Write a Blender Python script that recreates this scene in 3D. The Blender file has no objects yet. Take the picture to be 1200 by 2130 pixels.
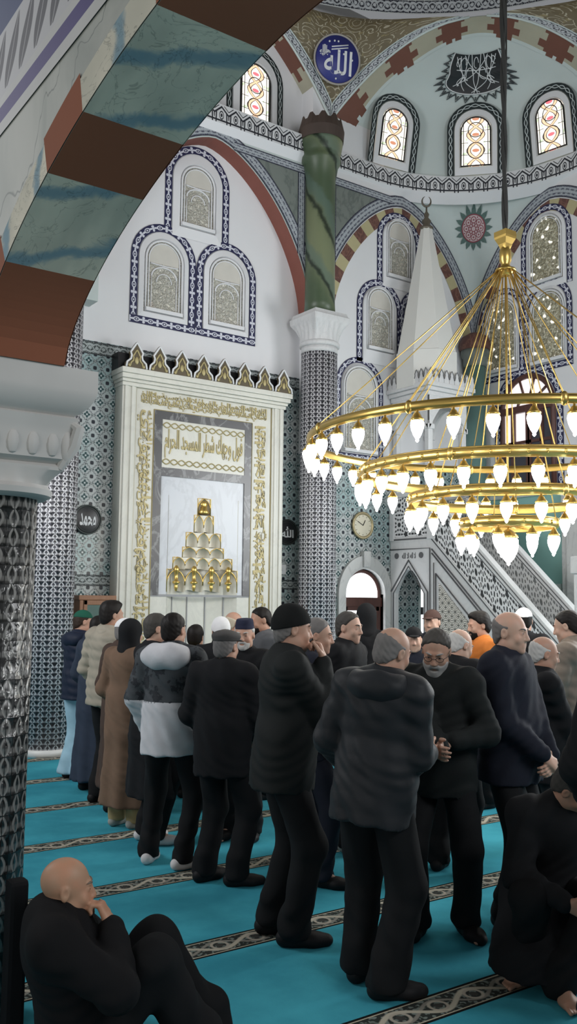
import bpy, bmesh, math, random, unicodedata
import numpy as np
from mathutils import Vector, Matrix
random.seed(7)
PI = math.pi
SC = bpy.context.scene
COL = SC.collection

# ------------------------------------------------------------------ camera
CAM = bpy.data.cameras.new('camera'); CAM_OB = bpy.data.objects.new('camera', CAM); COL.objects.link(CAM_OB)
F_PX = 1900.0
yaw, pitch, roll = [math.radians(a) for a in (35.108, 5.408, 0.70)]
fwd = Vector((math.sin(yaw)*math.cos(pitch), math.cos(yaw)*math.cos(pitch), math.sin(pitch)))
rgt = Vector((math.cos(yaw), -math.sin(yaw), 0)); upv = rgt.cross(fwd)
r2 = rgt*math.cos(roll) + upv*math.sin(roll); u2 = upv*math.cos(roll) - rgt*math.sin(roll)
EYE = Vector((0, 0, 1.85))
CAM_OB.matrix_world = Matrix(((r2.x, u2.x, -fwd.x, EYE.x), (r2.y, u2.y, -fwd.y, EYE.y), (r2.z, u2.z, -fwd.z, EYE.z), (0, 0, 0, 1)))
CAM.sensor_fit = 'HORIZONTAL'; CAM.sensor_width = 36.0; CAM.lens = 36.0*F_PX/1200.0
CAM.clip_start = 0.05; CAM.clip_end = 200
SC.camera = CAM_OB

# ------------------------------------------------------------------ world, lights, exposure
SC.view_settings.view_transform = 'Standard'; SC.view_settings.look = 'None'
SC.view_settings.exposure = 0.12; SC.view_settings.gamma = 1.0
SC.view_settings.use_curve_mapping = False
W = bpy.data.worlds.new('world'); SC.world = W; W.use_nodes = True
bg = W.node_tree.nodes['Background']
bg.inputs[0].default_value = (0.93, 0.96, 1.0, 1); bg.inputs[1].default_value = 0.22

def area(name, loc, target, sx, sy, power, col):
    l = bpy.data.lights.new(name, 'AREA'); l.shape = 'RECTANGLE'; l.size = sx; l.size_y = sy
    l.energy = power; l.color = col
    o = bpy.data.objects.new(name, l); COL.objects.link(o); o.location = loc
    d = Vector(target) - Vector(loc); o.rotation_euler = d.to_track_quat('-Z', 'Y').to_euler()
    return o
# daylight of the tall windows in the unseen left and rear walls of the hall
area('daylight_left_windows', (-1.5, 8.2, 5.0), (6.5, 10.0, 5.0), 3.0, 4.0, 330, (0.97, 0.98, 1.0))
area('daylight_rear_windows', (5.0, -3.0, 6.0), (6.5, 10.9, 4.8), 5.0, 3.0, 330, (0.97, 0.98, 1.0))
area('daylight_right_windows', (11.0, 4.2, 3.4), (4.0, 6.5, 0.8), 2.5, 3.5, 400, (0.97, 0.99, 1.0))
area('daylight_side_aisle', (-2.6, 1.8, 2.3), (1.3, 3.0, 3.2), 1.6, 1.8, 38, (1.0, 0.95, 0.88))

# ------------------------------------------------------------------ mesh builder
class MB:
    def __init__(s): s.v = []; s.f = []; s.uv = []; s.mi = []; s.sm = []
    def add(s, verts, faces, uvs=None, mi=0, smooth=False):
        o = len(s.v); s.v.extend([tuple(p) for p in verts])
        for i, f in enumerate(faces):
            s.f.append(tuple(o+k for k in f)); s.uv.append(uvs[i] if uvs else None); s.mi.append(mi); s.sm.append(smooth)
        return s
    def box(s, x0, x1, y0, y1, z0, z1, mi=0, fn=None):
        v = [(x, y, z) for x in (x0, x1) for y in (y0, y1) for z in (z0, z1)]
        if fn: v = [fn(*p) for p in v]
        return s.add(v, [(0, 1, 3, 2), (4, 6, 7, 5), (0, 4, 5, 1), (2, 3, 7, 6), (0, 2, 6, 4), (1, 5, 7, 3)], mi=mi)
    def bevbox(s, x0, x1, y0, y1, z0, z1, b=0.01, mi=0, fn=None):
        bm = bmesh.new(); bmesh.ops.create_cube(bm, size=1)
        for w in bm.verts: w.co = Vector(((x0+x1)/2+w.co.x*(x1-x0), (y0+y1)/2+w.co.y*(y1-y0), (z0+z1)/2+w.co.z*(z1-z0)))
        bmesh.ops.bevel(bm, geom=bm.edges[:], offset=b, segments=2, affect='EDGES', profile=0.6)
        bm.verts.index_update()
        v = [tuple(w.co) for w in bm.verts]
        if fn: v = [fn(*p) for p in v]
        s.add(v, [tuple(w.index for w in f.verts) for f in bm.faces], mi=mi); bm.free(); return s
    def lathe(s, prof, c=(0, 0, 0), seg=32, mi=0, a0=0, a1=2*PI, smooth=True, caps=True, ufac=None, fn=None):
        n = len(prof); full = abs(a1-a0-2*PI) < 1e-6; m = seg if full else seg+1
        vs = []
        L = [0]
        for i in range(1, n): L.append(L[-1]+math.hypot(prof[i][0]-prof[i-1][0], prof[i][1]-prof[i-1][1]))
        R = ufac or max(p[0] for p in prof)
        for j in range(m):
            a = a0+(a1-a0)*j/seg
            for r, z in prof: vs.append((c[0]+r*math.cos(a), c[1]+r*math.sin(a), c[2]+z))
        if fn: vs = [fn(*p) for p in vs]
        fs = []; us = []
        for j in range(seg):
            k = (j+1) % m
            ua = (a0+(a1-a0)*j/seg)*R; ub = (a0+(a1-a0)*(j+1)/seg)*R
            for i in range(n-1):
                fs.append((j*n+i, k*n+i, k*n+i+1, j*n+i+1)); us.append([(ua, L[i]), (ub, L[i]), (ub, L[i+1]), (ua, L[i+1])])
        s.add(vs, fs, us, mi, smooth)
        if caps and full:
            o = len(s.v)-len(vs)
            for i, rev in ((0, True), (n-1, False)):
                if prof[i][0] > 1e-5:
                    ring = [o+j*n+i for j in range(m)]
                    if rev: ring = ring[::-1]
                    s.f.append(tuple(ring)); s.uv.append(None); s.mi.append(mi); s.sm.append(False)
        return s
    def tube(s, pts, r, seg=8, mi=0, closed=False, smooth=True, caps=True):
        P = [Vector(p) for p in pts]; n = len(P); vs = []
        rr = r if isinstance(r, (list, tuple)) else [r]*n
        prev = None
        for i, p in enumerate(P):
            a = P[(i-1) % n] if (closed or i > 0) else p; b = P[(i+1) % n] if (closed or i < n-1) else p
            t = (b-a).normalized()
            if prev is None:
                ref = Vector((0, 0, 1)) if abs(t.z) < 0.9 else Vector((1, 0, 0)); nx = t.cross(ref).normalized()
            else:
                nx = prev-t*prev.dot(t)
                nx = nx.normalized() if nx.length > 1e-6 else t.orthogonal().normalized()
            prev = nx; ny = t.cross(nx)
            for k in range(seg):
                an = 2*PI*k/seg; vs.append(tuple(p+(nx*math.cos(an)+ny*math.sin(an))*rr[i]))
        fs = []
        for i in range(n if closed else n-1):
            j = (i+1) % n
            for k in range(seg):
                l = (k+1) % seg; fs.append((i*seg+k, j*seg+k, j*seg+l, i*seg+l))
        if caps and not closed: fs += [tuple(range(seg)), tuple((n-1)*seg+k for k in reversed(range(seg)))]
        return s.add(vs, fs, None, mi, smooth)
    def strip(s, A, B, closed=False, mi=0, w=1.0, u0=0, smooth=False, flip=False):
        # quads between two polylines; u = length along, v = 0..1
        n = len(A); us = []; L = u0; fs = []; Ls = [u0]
        for i in range(1, n+1):
            a = (Vector(A[i % n])+Vector(B[i % n]))/2; b = (Vector(A[i-1])+Vector(B[i-1]))/2
            L += (a-b).length; Ls.append(L)
        for i in range(n if closed else n-1):
            j = (i+1) % n
            q = (i, j, n+j, n+i); uq = [(Ls[i], 0), (Ls[i+1], 0), (Ls[i+1], w), (Ls[i], w)]
            if flip: q = q[::-1]; uq = uq[::-1]
            fs.append(q); us.append(uq)
        return s.add(list(A)+list(B), fs, us, mi, smooth)
    def poly(s, pts, mi=0): return s.add(pts, [tuple(range(len(pts)))], None, mi)
    def prism(s, pts, dvec, mi=0):
        # closed extrusion of a (planar) polygon by dvec
        n = len(pts); d = Vector(dvec); q = [tuple(Vector(p)+d) for p in pts]
        fs = [tuple(range(n)), tuple(reversed(range(n, 2*n)))]+[(i, n+i, n+(i+1) % n, (i+1) % n) for i in range(n)]
        return s.add(list(pts)+q, fs, None, mi)
    def sphere(s, c, r, seg=16, ring=10, mi=0, fn=None):
        prof = [(max(1e-6, math.sin(PI*i/ring)), -math.cos(PI*i/ring)) for i in range(ring+1)]
        rx, ry, rz = r if isinstance(r, (tuple, list)) else (r, r, r)
        n0 = len(s.v); s.lathe(prof, seg=seg, mi=mi, caps=False)
        for i in range(n0, len(s.v)):
            x, y, z = s.v[i]; p = (c[0]+x*rx, c[1]+y*ry, c[2]+z*rz); s.v[i] = fn(*p) if fn else p
        return s
    def mesh(s, name, origin=(0, 0, 0), sharp=None):
        me = bpy.data.meshes.new(name)
        V = np.array(s.v, dtype=float)-np.array(origin, dtype=float)
        me.from_pydata(V.tolist(), [], s.f)
        uvl = me.uv_layers.new(name='UVMap'); co = V
        k = 0; data = np.zeros((sum(len(f) for f in s.f), 2), dtype=np.float32)
        for f, u in zip(s.f, s.uv):
            if u is None:
                a, b, c = co[f[0]], co[f[1]], co[f[2]]; nn = np.abs(np.cross(b-a, c-a)); ax = int(np.argmax(nn))
                if ax == 0: pr = [(co[i][1], co[i][2]) for i in f]
                elif ax == 1: pr = [(co[i][0], co[i][2]) for i in f]
                else: pr = [(co[i][0], co[i][1]) for i in f]
                for q in pr: data[k] = q; k += 1
            else:
                for q in u: data[k] = q; k += 1
        uvl.data.foreach_set('uv', data.ravel())
        me.polygons.foreach_set('material_index', s.mi); me.polygons.foreach_set('use_smooth', s.sm)
        me.update()
        if sharp: me.set_sharp_from_angle(angle=math.radians(sharp))
        return me

def tag(o, label=None, cat=None, group=None, kind=None):
    if label: o['label'] = label
    if cat: o['category'] = cat
    if group: o['group'] = group
    if kind: o['kind'] = kind
    return o
def thing(name, label, cat, loc=(0, 0, 0), rotz=0, group=None, kind=None):
    o = bpy.data.objects.new(name, None); COL.objects.link(o); o.empty_display_size = 0.1
    o.location = loc; o.rotation_euler = (0, 0, rotz); return tag(o, label, cat, group, kind)
def obj(name, mb, mats, parent=None, world=True, label=None, sharp=None, recalc=False):
    # world=True: the mesh was built in world coordinates, so it is moved back by the (unrotated) parents' places
    org = Vector((0, 0, 0))
    if parent and world:
        p = parent
        while p: org += Vector(p.location); p = p.parent
    me = mb.mesh(name, org, sharp) if isinstance(mb, MB) else mb
    if recalc:
        bm = bmesh.new(); bm.from_mesh(me); bmesh.ops.recalc_face_normals(bm, faces=bm.faces[:]); bm.to_mesh(me); bm.free()
    for m in (mats if isinstance(mats, (list, tuple)) else [mats]): me.materials.append(m)
    o = bpy.data.objects.new(name, me); COL.objects.link(o)
    if parent: o.parent = parent
    if label: o['label'] = label
    return o
def struct(name, mb, mats, label=None, parent=None, **k):
    o = obj(name, mb, mats, parent, **k)
    if not parent: o['kind'] = 'structure'
    if label: o['label'] = label; o['category'] = name.split('_')[0]
    return o
def dup(root, loc=None, rotz=None, label=None, group=None):
    r = root.copy(); COL.objects.link(r)
    if loc is not None: r.location = loc
    if rotz is not None: r.rotation_euler = (0, 0, rotz)
    if label: r['label'] = label
    if group: r['group'] = group
    for ch in list(root.children):
        c = ch.copy(); COL.objects.link(c); c.parent = r
        for g in ch.children:
            d = g.copy(); COL.objects.link(d); d.parent = c
    return r

# ------------------------------------------------------------------ node materials
class N:
    def __init__(s, T, k): s.T = T; s.k = k
    def _m(s, op, *a):
        n = s.T.nodes.new('ShaderNodeMath'); n.operation = op
        for i, x in enumerate((s,)+a):
            if isinstance(x, N): s.T.links.new(x.k, n.inputs[i])
            else: n.inputs[i].default_value = x
        return N(s.T, n.outputs[0])
    def __add__(s, o): return s._m('ADD', o)
    __radd__ = __add__
    def __sub__(s, o): return s._m('SUBTRACT', o)
    def __rsub__(s, o): return (s*-1.0)+o
    def __mul__(s, o): return s._m('MULTIPLY', o)
    __rmul__ = __mul__
    def __truediv__(s, o): return s._m('DIVIDE', o)
    def abs(s): return s._m('ABSOLUTE')
    def sin(s): return s._m('SINE')
    def cos(s): return s._m('COSINE')
    def frac(s): return s._m('FRACT')
    def floor(s): return s._m('FLOOR')
    def sqrt(s): return s._m('SQRT')
    def pow(s, e): return s._m('POWER', e)
    def gt(s, o): return s._m('GREATER_THAN', o)
    def lt(s, o): return s._m('LESS_THAN', o)
    def max(s, o): return s._m('MAXIMUM', o)
    def min(s, o): return s._m('MINIMUM', o)
    def atan2(s, o): return s._m('ARCTAN2', o)
    def ss(s, lo, hi):
        n = s.T.nodes.new('ShaderNodeMapRange'); n.interpolation_type = 'SMOOTHSTEP'
        s.T.links.new(s.k, n.inputs[0]); n.inputs[1].default_value = lo; n.inputs[2].default_value = hi
        n.inputs[3].default_value = 0; n.inputs[4].default_value = 1
        return N(s.T, n.outputs[0])
class TB:
    def __init__(s, T): s.T = T; s._c = None
    def _tc(s):
        if not s._c: s._c = s.T.nodes.new('ShaderNodeTexCoord')
        return s._c
    def sep(s, sock):
        n = s.T.nodes.new('ShaderNodeSeparateXYZ'); s.T.links.new(sock, n.inputs[0]); return [N(s.T, n.outputs[i]) for i in range(3)]
    def uv(s): return s.sep(s._tc().outputs['UV'])[:2]
    def ob(s): return s.sep(s._tc().outputs['Object'])
    def vec(s, x, y, z=0.0):
        n = s.T.nodes.new('ShaderNodeCombineXYZ')
        for i, a in enumerate((x, y, z)):
            if isinstance(a, N): s.T.links.new(a.k, n.inputs[i])
            else: n.inputs[i].default_value = a
        return n.outputs[0]
    def noise(s, vec, scale=5, detail=3, rough=0.5, dist=0):
        n = s.T.nodes.new('ShaderNodeTexNoise'); n.inputs['Scale'].default_value = scale
        n.inputs['Detail'].default_value = detail; n.inputs['Roughness'].default_value = rough; n.inputs['Distortion'].default_value = dist
        if vec is not None: s.T.links.new(vec, n.inputs['Vector'])
        else: s.T.links.new(s._tc().outputs['Object'], n.inputs['Vector'])
        return N(s.T, n.outputs[0])
    def voro(s, vec, scale=5, feature='F1', rnd=1.0):
        n = s.T.nodes.new('ShaderNodeTexVoronoi'); n.feature = feature; n.inputs['Scale'].default_value = scale
        n.inputs['Randomness'].default_value = rnd
        if vec is not None: s.T.links.new(vec, n.inputs['Vector'])
        return N(s.T, n.outputs['Distance'])
    def mix(s, f, a, b):
        n = s.T.nodes.new('ShaderNodeMix'); n.data_type = 'RGBA'
        if isinstance(f, N): s.T.links.new(f.k, n.inputs[0])
        else: n.inputs[0].default_value = f
        for i, c in ((6, a), (7, b)):
            if isinstance(c, (tuple, list)): n.inputs[i].default_value = (*c[:3], 1)
            else: s.T.links.new(c, n.inputs[i])
        return n.outputs[2]
MATS = {}
def mat(name, fn, rough=0.6, metal=0.0, bump=0.0, bdist=0.01, spec=0.5, emit=0.0, coat=0.0, sheen=0.0):
    # fn(T) -> colour (tuple or socket), or (colour, height N), or (colour, height, emission colour)
    if name in MATS: return MATS[name]
    m = bpy.data.materials.new(name); m.use_nodes = True; nt = m.node_tree; b = nt.nodes['Principled BSDF']
    b.inputs['Roughness'].default_value = rough; b.inputs['Metallic'].default_value = metal
    b.inputs['Specular IOR Level'].default_value = spec
    if coat: b.inputs['Coat Weight'].default_value = coat; b.inputs['Coat Roughness'].default_value = 0.12
    if sheen: b.inputs['Sheen Weight'].default_value = sheen; b.inputs['Sheen Roughness'].default_value = 0.5
    r = fn(TB(nt)) if callable(fn) else fn
    h = e = None
    if isinstance(r, tuple) and len(r) and not isinstance(r[0], (int, float)):
        h = r[1]; e = r[2] if len(r) > 2 else None; r = r[0]
    if isinstance(r, (tuple, list)): b.inputs['Base Color'].default_value = (*r[:3], 1)
    else: nt.links.new(r, b.inputs['Base Color'])
    if h is not None and bump:
        bn = nt.nodes.new('ShaderNodeBump'); bn.inputs['Strength'].default_value = bump; bn.inputs['Distance'].default_value = bdist
        nt.links.new(h.k, bn.inputs['Height']); nt.links.new(bn.outputs[0], b.inputs['Normal'])
    if emit:
        b.inputs['Emission Strength'].default_value = emit
        src = e if e is not None else r
        if isinstance(src, (tuple, list)): b.inputs['Emission Color'].default_value = (*src[:3], 1)
        else: nt.links.new(src, b.inputs['Emission Color'])
    MATS[name] = m; return m

WHITE = (0.74, 0.74, 0.75); INK = (0.012, 0.014, 0.022); NAVY = (0.013, 0.014, 0.062)
def tri(x): return (x.frac()-0.5).abs()          # 0.5 at cell edge .. 0 at centre
def plain(name, col, rough=0.6, var=0.08, scale=6, bump=0.0, **k):
    def f(T):
        n = T.noise(None, scale, 4); d = tuple(c*(1-var) for c in col); l = tuple(min(1, c*(1+var)) for c in col)
        return (T.mix(n, d, l), n)
    return mat(name, f, rough, bump=bump, **k)

def carpet_fn(T):
    x, y, z = T.ob()
    t = ((y-3.07)/1.178).frac()*1.178            # 0..0.21 lies in the stripe
    ins = t.lt(0.21)
    v = t-0.105
    wv = (x*(2*PI/0.46)).sin()*0.052
    vine = ((v-wv).abs()).ss(0.022, 0.010)
    vine2 = ((v+wv).abs()).ss(0.016, 0.006)
    cx = tri(x/0.23)*0.23; flower = (cx*cx+v*v).sqrt()
    fl = (flower-0.045).abs().ss(0.012, 0.004); core = flower.lt(0.022)
    leaf = T.noise(T.vec(x*1.0, y*1.0, 0), 38, 1).ss(0.52, 0.58)
    base = T.mix(leaf, (0.030, 0.035, 0.032), (0.16, 0.19, 0.17))
    c = T.mix(vine2, base, (0.22, 0.21, 0.18)); c = T.mix(vine, c, (0.42, 0.39, 0.31)); c = T.mix(fl, c, (0.36, 0.33, 0.27)); c = T.mix(core, c, (0.05, 0.05, 0.045))
    edge = v.abs()
    c = T.mix(edge.gt(0.080), c, (0.45, 0.40, 0.30)); c = T.mix(edge.gt(0.088), c, (0.010, 0.012, 0.012))
    n = T.noise(T.vec(x, y, 0), 1.3, 5, 0.62); n2 = T.noise(T.vec(x, y, 0), 320, 2)
    g = T.mix(n.ss(0.30, 0.72), (0.038, 0.262, 0.345), (0.070, 0.405, 0.500))
    g = T.mix(n2*0.35, g, (0.02, 0.13, 0.17))
    return (T.mix(ins, g, c), n2)
M_CARPET = mat('turquoise_prayer_carpet', carpet_fn, 0.95, bump=0.35, bdist=0.004, spec=0.05)

def tile_fn(T):
    u, v = T.uv(); a = 0.178
    x = (u/a).frac()-0.5; y = (v/a).frac()-0.5
    ax, ay = x.abs(), y.abs()
    dia = ax+ay; r = (x*x+y*y).sqrt(); th = y.atan2(x)
    x2, y2 = 0.5-ax, 0.5-ay; rc = (x2*x2+y2*y2).sqrt()
    lat = (dia-0.5).abs().ss(0.075, 0.045)
    wav = ((dia-0.5)+(th*12).sin()*0.035).abs().ss(0.030, 0.015)
    pet = r-((th*4).cos()*0.055+0.20); flower = pet.ss(0.02, -0.02); ring = (pet-0.06).abs().ss(0.035, 0.015)
    pc = rc-((th*8).cos()*0.03+0.13); fc = pc.ss(0.02, -0.02)
    dots = ((r-0.36).abs()-(th*8).cos()*0.04).ss(0.01, -0.02)
    n = T.noise(T.vec(u, v, 0), 1.1, 2).ss(0.40, 0.62)
    ground = T.mix(n, (0.47, 0.50, 0.50), (0.34, 0.45, 0.455)); dark = (0.014, 0.030, 0.032)
    c = T.mix(dots, ground, dark); c = T.mix(lat, c, dark); c = T.mix(wav, c, (0.62, 0.66, 0.66)); c = T.mix(flower, c, (0.03, 0.075, 0.08))
    c = T.mix(r.lt(0.07), c, (0.55, 0.6, 0.6)); c = T.mix(fc, c, (0.025, 0.03, 0.04))
    return (c, n)
M_TILE = mat('teal_floral_wall_tile', tile_fn, 0.22, spec=0.5)

def ctile(name, a, b, dark, mid, light):
    def f(T):
        u, v = T.uv()
        w = (v*(2*PI/b)).sin()*(a*0.26)
        p = ((u+w)/a).frac(); q = ((u-w)/a).frac()
        k1 = (p-0.5).abs(); k2 = (q-0.5).abs()
        line = (k1.min(k2)).ss(0.11, 0.05)
        row = ((v/b)*2).frac(); cell = ((u/a)*2+(v/b)*2).sin()
        leaf = T.noise(T.vec(u*1.0, v*0.6, 0), 2.2/a, 2).ss(0.45, 0.62)
        hl = (row-0.3).abs().ss(0.20, 0.06)  # relief highlight painted as pale rows in the tile colour
        c = T.mix(leaf, dark, mid); c = T.mix(hl*0.55, c, light); c = T.mix(line, c, light); c = T.mix((k1-k2).abs().lt(0.05), c, dark)
        return (c, k1.min(k2)*1.0+leaf*0.12)
    return mat(name, f, 0.24, bump=0.9, bdist=0.02, spec=0.6)
M_CTILE = ctile('purple_grey_relief_column_tile', 0.095, 0.125, (0.028, 0.028, 0.033), (0.125, 0.118, 0.140), (0.66, 0.655, 0.68))
M_CTILE2 = ctile('dark_relief_column_tile', 0.075, 0.165, (0.012, 0.013, 0.013), (0.05, 0.05, 0.05), (0.22, 0.22, 0.21))

def border(name, bgc, fgc, per, style, edge=None):
    def f(T):
        u, v = T.uv(); y = v-0.5; k = (u/per).frac()-0.5; kx = k*per*6.0
        if style == 'arab':        # rings alternating with leaf crosses
            r = (kx*kx+y*y).sqrt(); ring = (r-0.24).abs().ss(0.075, 0.035); dot = r.lt(0.09)
            xx = ((u/per)+0.5).frac()-0.5; qx = xx*per*6.0; q = (qx*qx+y*y).sqrt(); th = y.atan2(qx)
            cross = (q-((th*2-PI/2).sin().abs()*0.36+0.05)).ss(0.03, -0.03)
            m = ring.max(dot).max(cross)
        elif style == 'chain':     # interlocked cartouches
            s1 = ((u*(2*PI/per)).sin()*0.20); m1 = (y-s1).abs().ss(0.075, 0.03); m2 = (y+s1).abs().ss(0.075, 0.03)
            m = m1.max(m2)
        elif style == 'scroll':    # running spirals
            s1 = ((u*(2*PI/per)).sin()*0.26); m1 = (y-s1).abs().ss(0.10, 0.04)
            xx = ((u/per)*2).frac()-0.5; qx = xx*per*2.4; q = (qx*qx+y*y).sqrt(); m2 = (q-0.30).abs().ss(0.07, 0.03); m3 = q.lt(0.12)
            nz = T.noise(T.vec(u, v*per, 0), 9/per, 1).ss(0.54, 0.60)
            m = m1.max(m2).max(m3).max(nz*0.7)
        else:                      # house-shaped palmettes, black outline on white
            ax = k.abs(); roof = v+ax*0.75
            o1 = (roof-0.86).abs().ss(0.075, 0.04); side = (ax-0.36+(v-0.4)*0.05).abs().ss(0.055, 0.03)*v.lt(0.62)
            o2 = ((v-0.14).abs()).ss(0.06, 0.03)
            r = ((k*1.5)*(k*1.5)+(v-0.42)*(v-0.42)).sqrt(); dr = (r-0.20).abs().ss(0.05, 0.02); dd = r.lt(0.10)
            o4 = (roof-1.06).abs().ss(0.035, 0.02)*v.lt(0.93); kk = 0.5-ax; o5 = ((kk*3.2)*(kk*3.2)+(v-0.40)*(v-0.40)).sqrt().lt(0.17)
            m = 1.0-(o1.max(side).max(o2).max(dr).max(dd).max(o4).max(o5*0.8))
        c = T.mix(m, bgc, fgc)
        if edge: c = T.mix(y.abs().gt(0.43), c, edge)
        return (c, m)
    return mat(name, f, 0.55)
M_BLUE = border('navy_arabesque_border', NAVY, (0.62, 0.63, 0.70), 0.21, 'arab')
M_CHAIN = border('black_cartouche_border', (0.012, 0.02, 0.022), (0.55, 0.60, 0.60), 0.26, 'chain', (0.012, 0.02, 0.022))
M_SCROLL = border('black_scroll_border', (0.018, 0.02, 0.032), (0.46, 0.48, 0.50), 0.20, 'scroll', (0.5, 0.52, 0.52))
M_ARCHBAND = border('grey_arch_scroll_band', (0.06, 0.065, 0.10), (0.40, 0.43, 0.46), 0.10, 'scroll', (0.012, 0.012, 0.03))
M_PALM = border('palmette_cornice_paint', INK, (0.66, 0.66, 0.67), 0.235, 'palm')

def marble_fn(base, vein, sc=3.0, amt=0.5):
    def f(T):
        x, y, z = T.ob(); n = T.noise(T.vec(x, y, z*0.6), sc, 6, 0.6, 1.2); m = (n-0.5).abs().ss(0.05, 0.0)*amt
        n2 = T.noise(T.vec(x, y, z), sc*0.4, 3)
        return (T.mix(m, T.mix(n2, base, tuple(c*0.86 for c in base)), vein), n)
    return f
M_MARBLE = mat('white_carved_marble', marble_fn((0.66, 0.66, 0.645), (0.36, 0.36, 0.37), 2.5, 0.35), 0.35)
M_MIHRAB = mat('cream_mihrab_marble', marble_fn((0.73, 0.715, 0.64), (0.52, 0.51, 0.46), 2.0, 0.25), 0.35)
M_NICHE = mat('blue_white_niche_marble', marble_fn((0.62, 0.64, 0.68), (0.42, 0.43, 0.46), 1.6, 0.35), 0.3)
M_DMARBLE = mat('dark_grey_veined_marble', marble_fn((0.085, 0.082, 0.085), (0.30, 0.30, 0.30), 3.0, 0.6), 0.3)
M_CAPITAL = mat('grey_white_capital_stone', marble_fn((0.64, 0.64, 0.64), (0.45, 0.45, 0.45), 5.0, 0.3), 0.55)
M_GREYWHITE = plain('dusty_white_plaster_block', (0.50, 0.49, 0.47), 0.7, 0.10, 4)
M_WALL = plain('white_wall_paint', (0.74, 0.74, 0.755), 0.75, 0.03, 1.5)
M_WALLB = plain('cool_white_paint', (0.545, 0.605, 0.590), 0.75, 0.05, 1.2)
def greenmarble_fn(T):
    x, y, z = T.ob(); th = y.atan2(x)
    p = th*1.0+z*3.1; n = T.noise(T.vec(x, y, z), 2.2, 4, 0.6)
    s = (p+n*1.5).sin(); s2 = (p*2+n*4).sin()
    c = T.mix(s.ss(-1, 1), (0.060, 0.090, 0.048), (0.175, 0.200, 0.110)); c = T.mix(s2.ss(0.2, 1.0)*0.6, c, (0.10, 0.155, 0.13))
    vein = (s-0.15).abs().ss(0.30, 0.02); c = T.mix(vein*0.9, c, (0.010, 0.018, 0.010))
    return (c, n)
M_GREEN = mat('twisted_green_painted_marble', greenmarble_fn, 0.4)
def voussoir_blue_fn(T):
    x, y, z = T.ob()
    n = T.noise(T.vec(x, y, z), 2.4, 5, 0.62, 0.6); q = y*2.0+x*1.1
    d = (q*9.0+n*5.5).sin(); wv = d.ss(0.50, 1.0); cr = T.noise(T.vec(x*1.2, y, z*2), 5, 4, 0.6, 1.5); vein = (cr-0.5).abs().ss(0.018, 0.0)
    m = T.noise(T.vec(x*3.0, y, z), 1.8, 3)
    c = T.mix(m.ss(0.35, 0.65), (0.50, 0.49, 0.41), (0.66, 0.63, 0.52)); c = T.mix(wv*0.8, c, (0.12, 0.25, 0.335)); c = T.mix(vein*0.35, c, (0.055, 0.07, 0.07))
    return (c, n)
M_VBLUE = mat('blue_veined_faux_marble', voussoir_blue_fn, 0.8, spec=0.2)
M_VBROWN = plain('red_brown_voussoir_paint', (0.25, 0.092, 0.052), 0.85, 0.10, 3, spec=0.2)
M_ARCHRED = plain('brick_red_arch_paint', (0.22, 0.070, 0.050), 0.6, 0.12, 4)
M_GOLD = plain('polished_gold', (0.75, 0.52, 0.16), 0.28, 0.06, 8, metal=0.85)
M_BRASS = plain('brushed_brass', (0.62, 0.42, 0.12), 0.30, 0.08, 10, metal=0.9)
M_GILT = plain('gilded_lettering', (0.42, 0.35, 0.17), 0.45, 0.15, 10, metal=0.25)
M_BLACK = plain('black_paint', (0.012, 0.012, 0.014), 0.4, 0.1)
M_LWHITE = plain('white_lettering', (0.72, 0.73, 0.74), 0.5, 0.04)
M_ROYAL = plain('royal_blue_disc_paint', (0.030, 0.036, 0.20), 0.5, 0.15, 3)
def wood_fn(a, b):
    def f(T):
        x, y, z = T.ob(); n = T.noise(T.vec(x*6, y*6, z*0.8), 4, 4, 0.6); return (T.mix(n, a, b), n)
    return f
M_WOOD = mat('dark_red_brown_wood', wood_fn((0.055, 0.022, 0.018), (0.13, 0.05, 0.038)), 0.4)
M_OAK = mat('warm_brown_cabinet_wood', wood_fn((0.20, 0.085, 0.04), (0.36, 0.17, 0.085)), 0.4)
M_REDWOOD = mat('orange_red_cabinet_wood', wood_fn((0.30, 0.07, 0.03), (0.50, 0.14, 0.06)), 0.4)
M_DAY = mat('bright_daylit_glass', (0.9, 0.92, 0.95), 0.1, emit=3.2)
M_DAYP = mat('pinkish_daylit_glass', (0.85, 0.78, 0.78), 0.1, emit=0.75)
# ================================================================== THE ROOM
QW, RW, MW = 10.72, 11.37, 11.0       # bay wall (Y), right wall (X), mihrab bay wall (Y)
M_CREAM = plain('cream_yellow_voussoir_paint', (0.47, 0.42, 0.24), 0.65, 0.10, 5)
M_VDARK = mat('maroon_veined_voussoir_paint', marble_fn((0.13, 0.055, 0.045), (0.30, 0.15, 0.10), 6, 0.5), 0.6)
M_RUST = plain('rust_brown_voussoir_paint', (0.155, 0.060, 0.040), 0.65, 0.12, 4)
M_BEIGE = plain('beige_voussoir_paint', (0.40, 0.38, 0.29), 0.65, 0.08, 4)
M_SPAN = mat('grey_green_spandrel_marble', marble_fn((0.20, 0.225, 0.205), (0.10, 0.12, 0.11), 2.2, 0.6), 0.5)
M_TEALP = plain('plain_teal_wall_paint', (0.27, 0.50, 0.46), 0.7, 0.05, 2)
M_SKIRT = plain('white_marble_skirting', (0.66, 0.66, 0.64), 0.4, 0.05)

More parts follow.
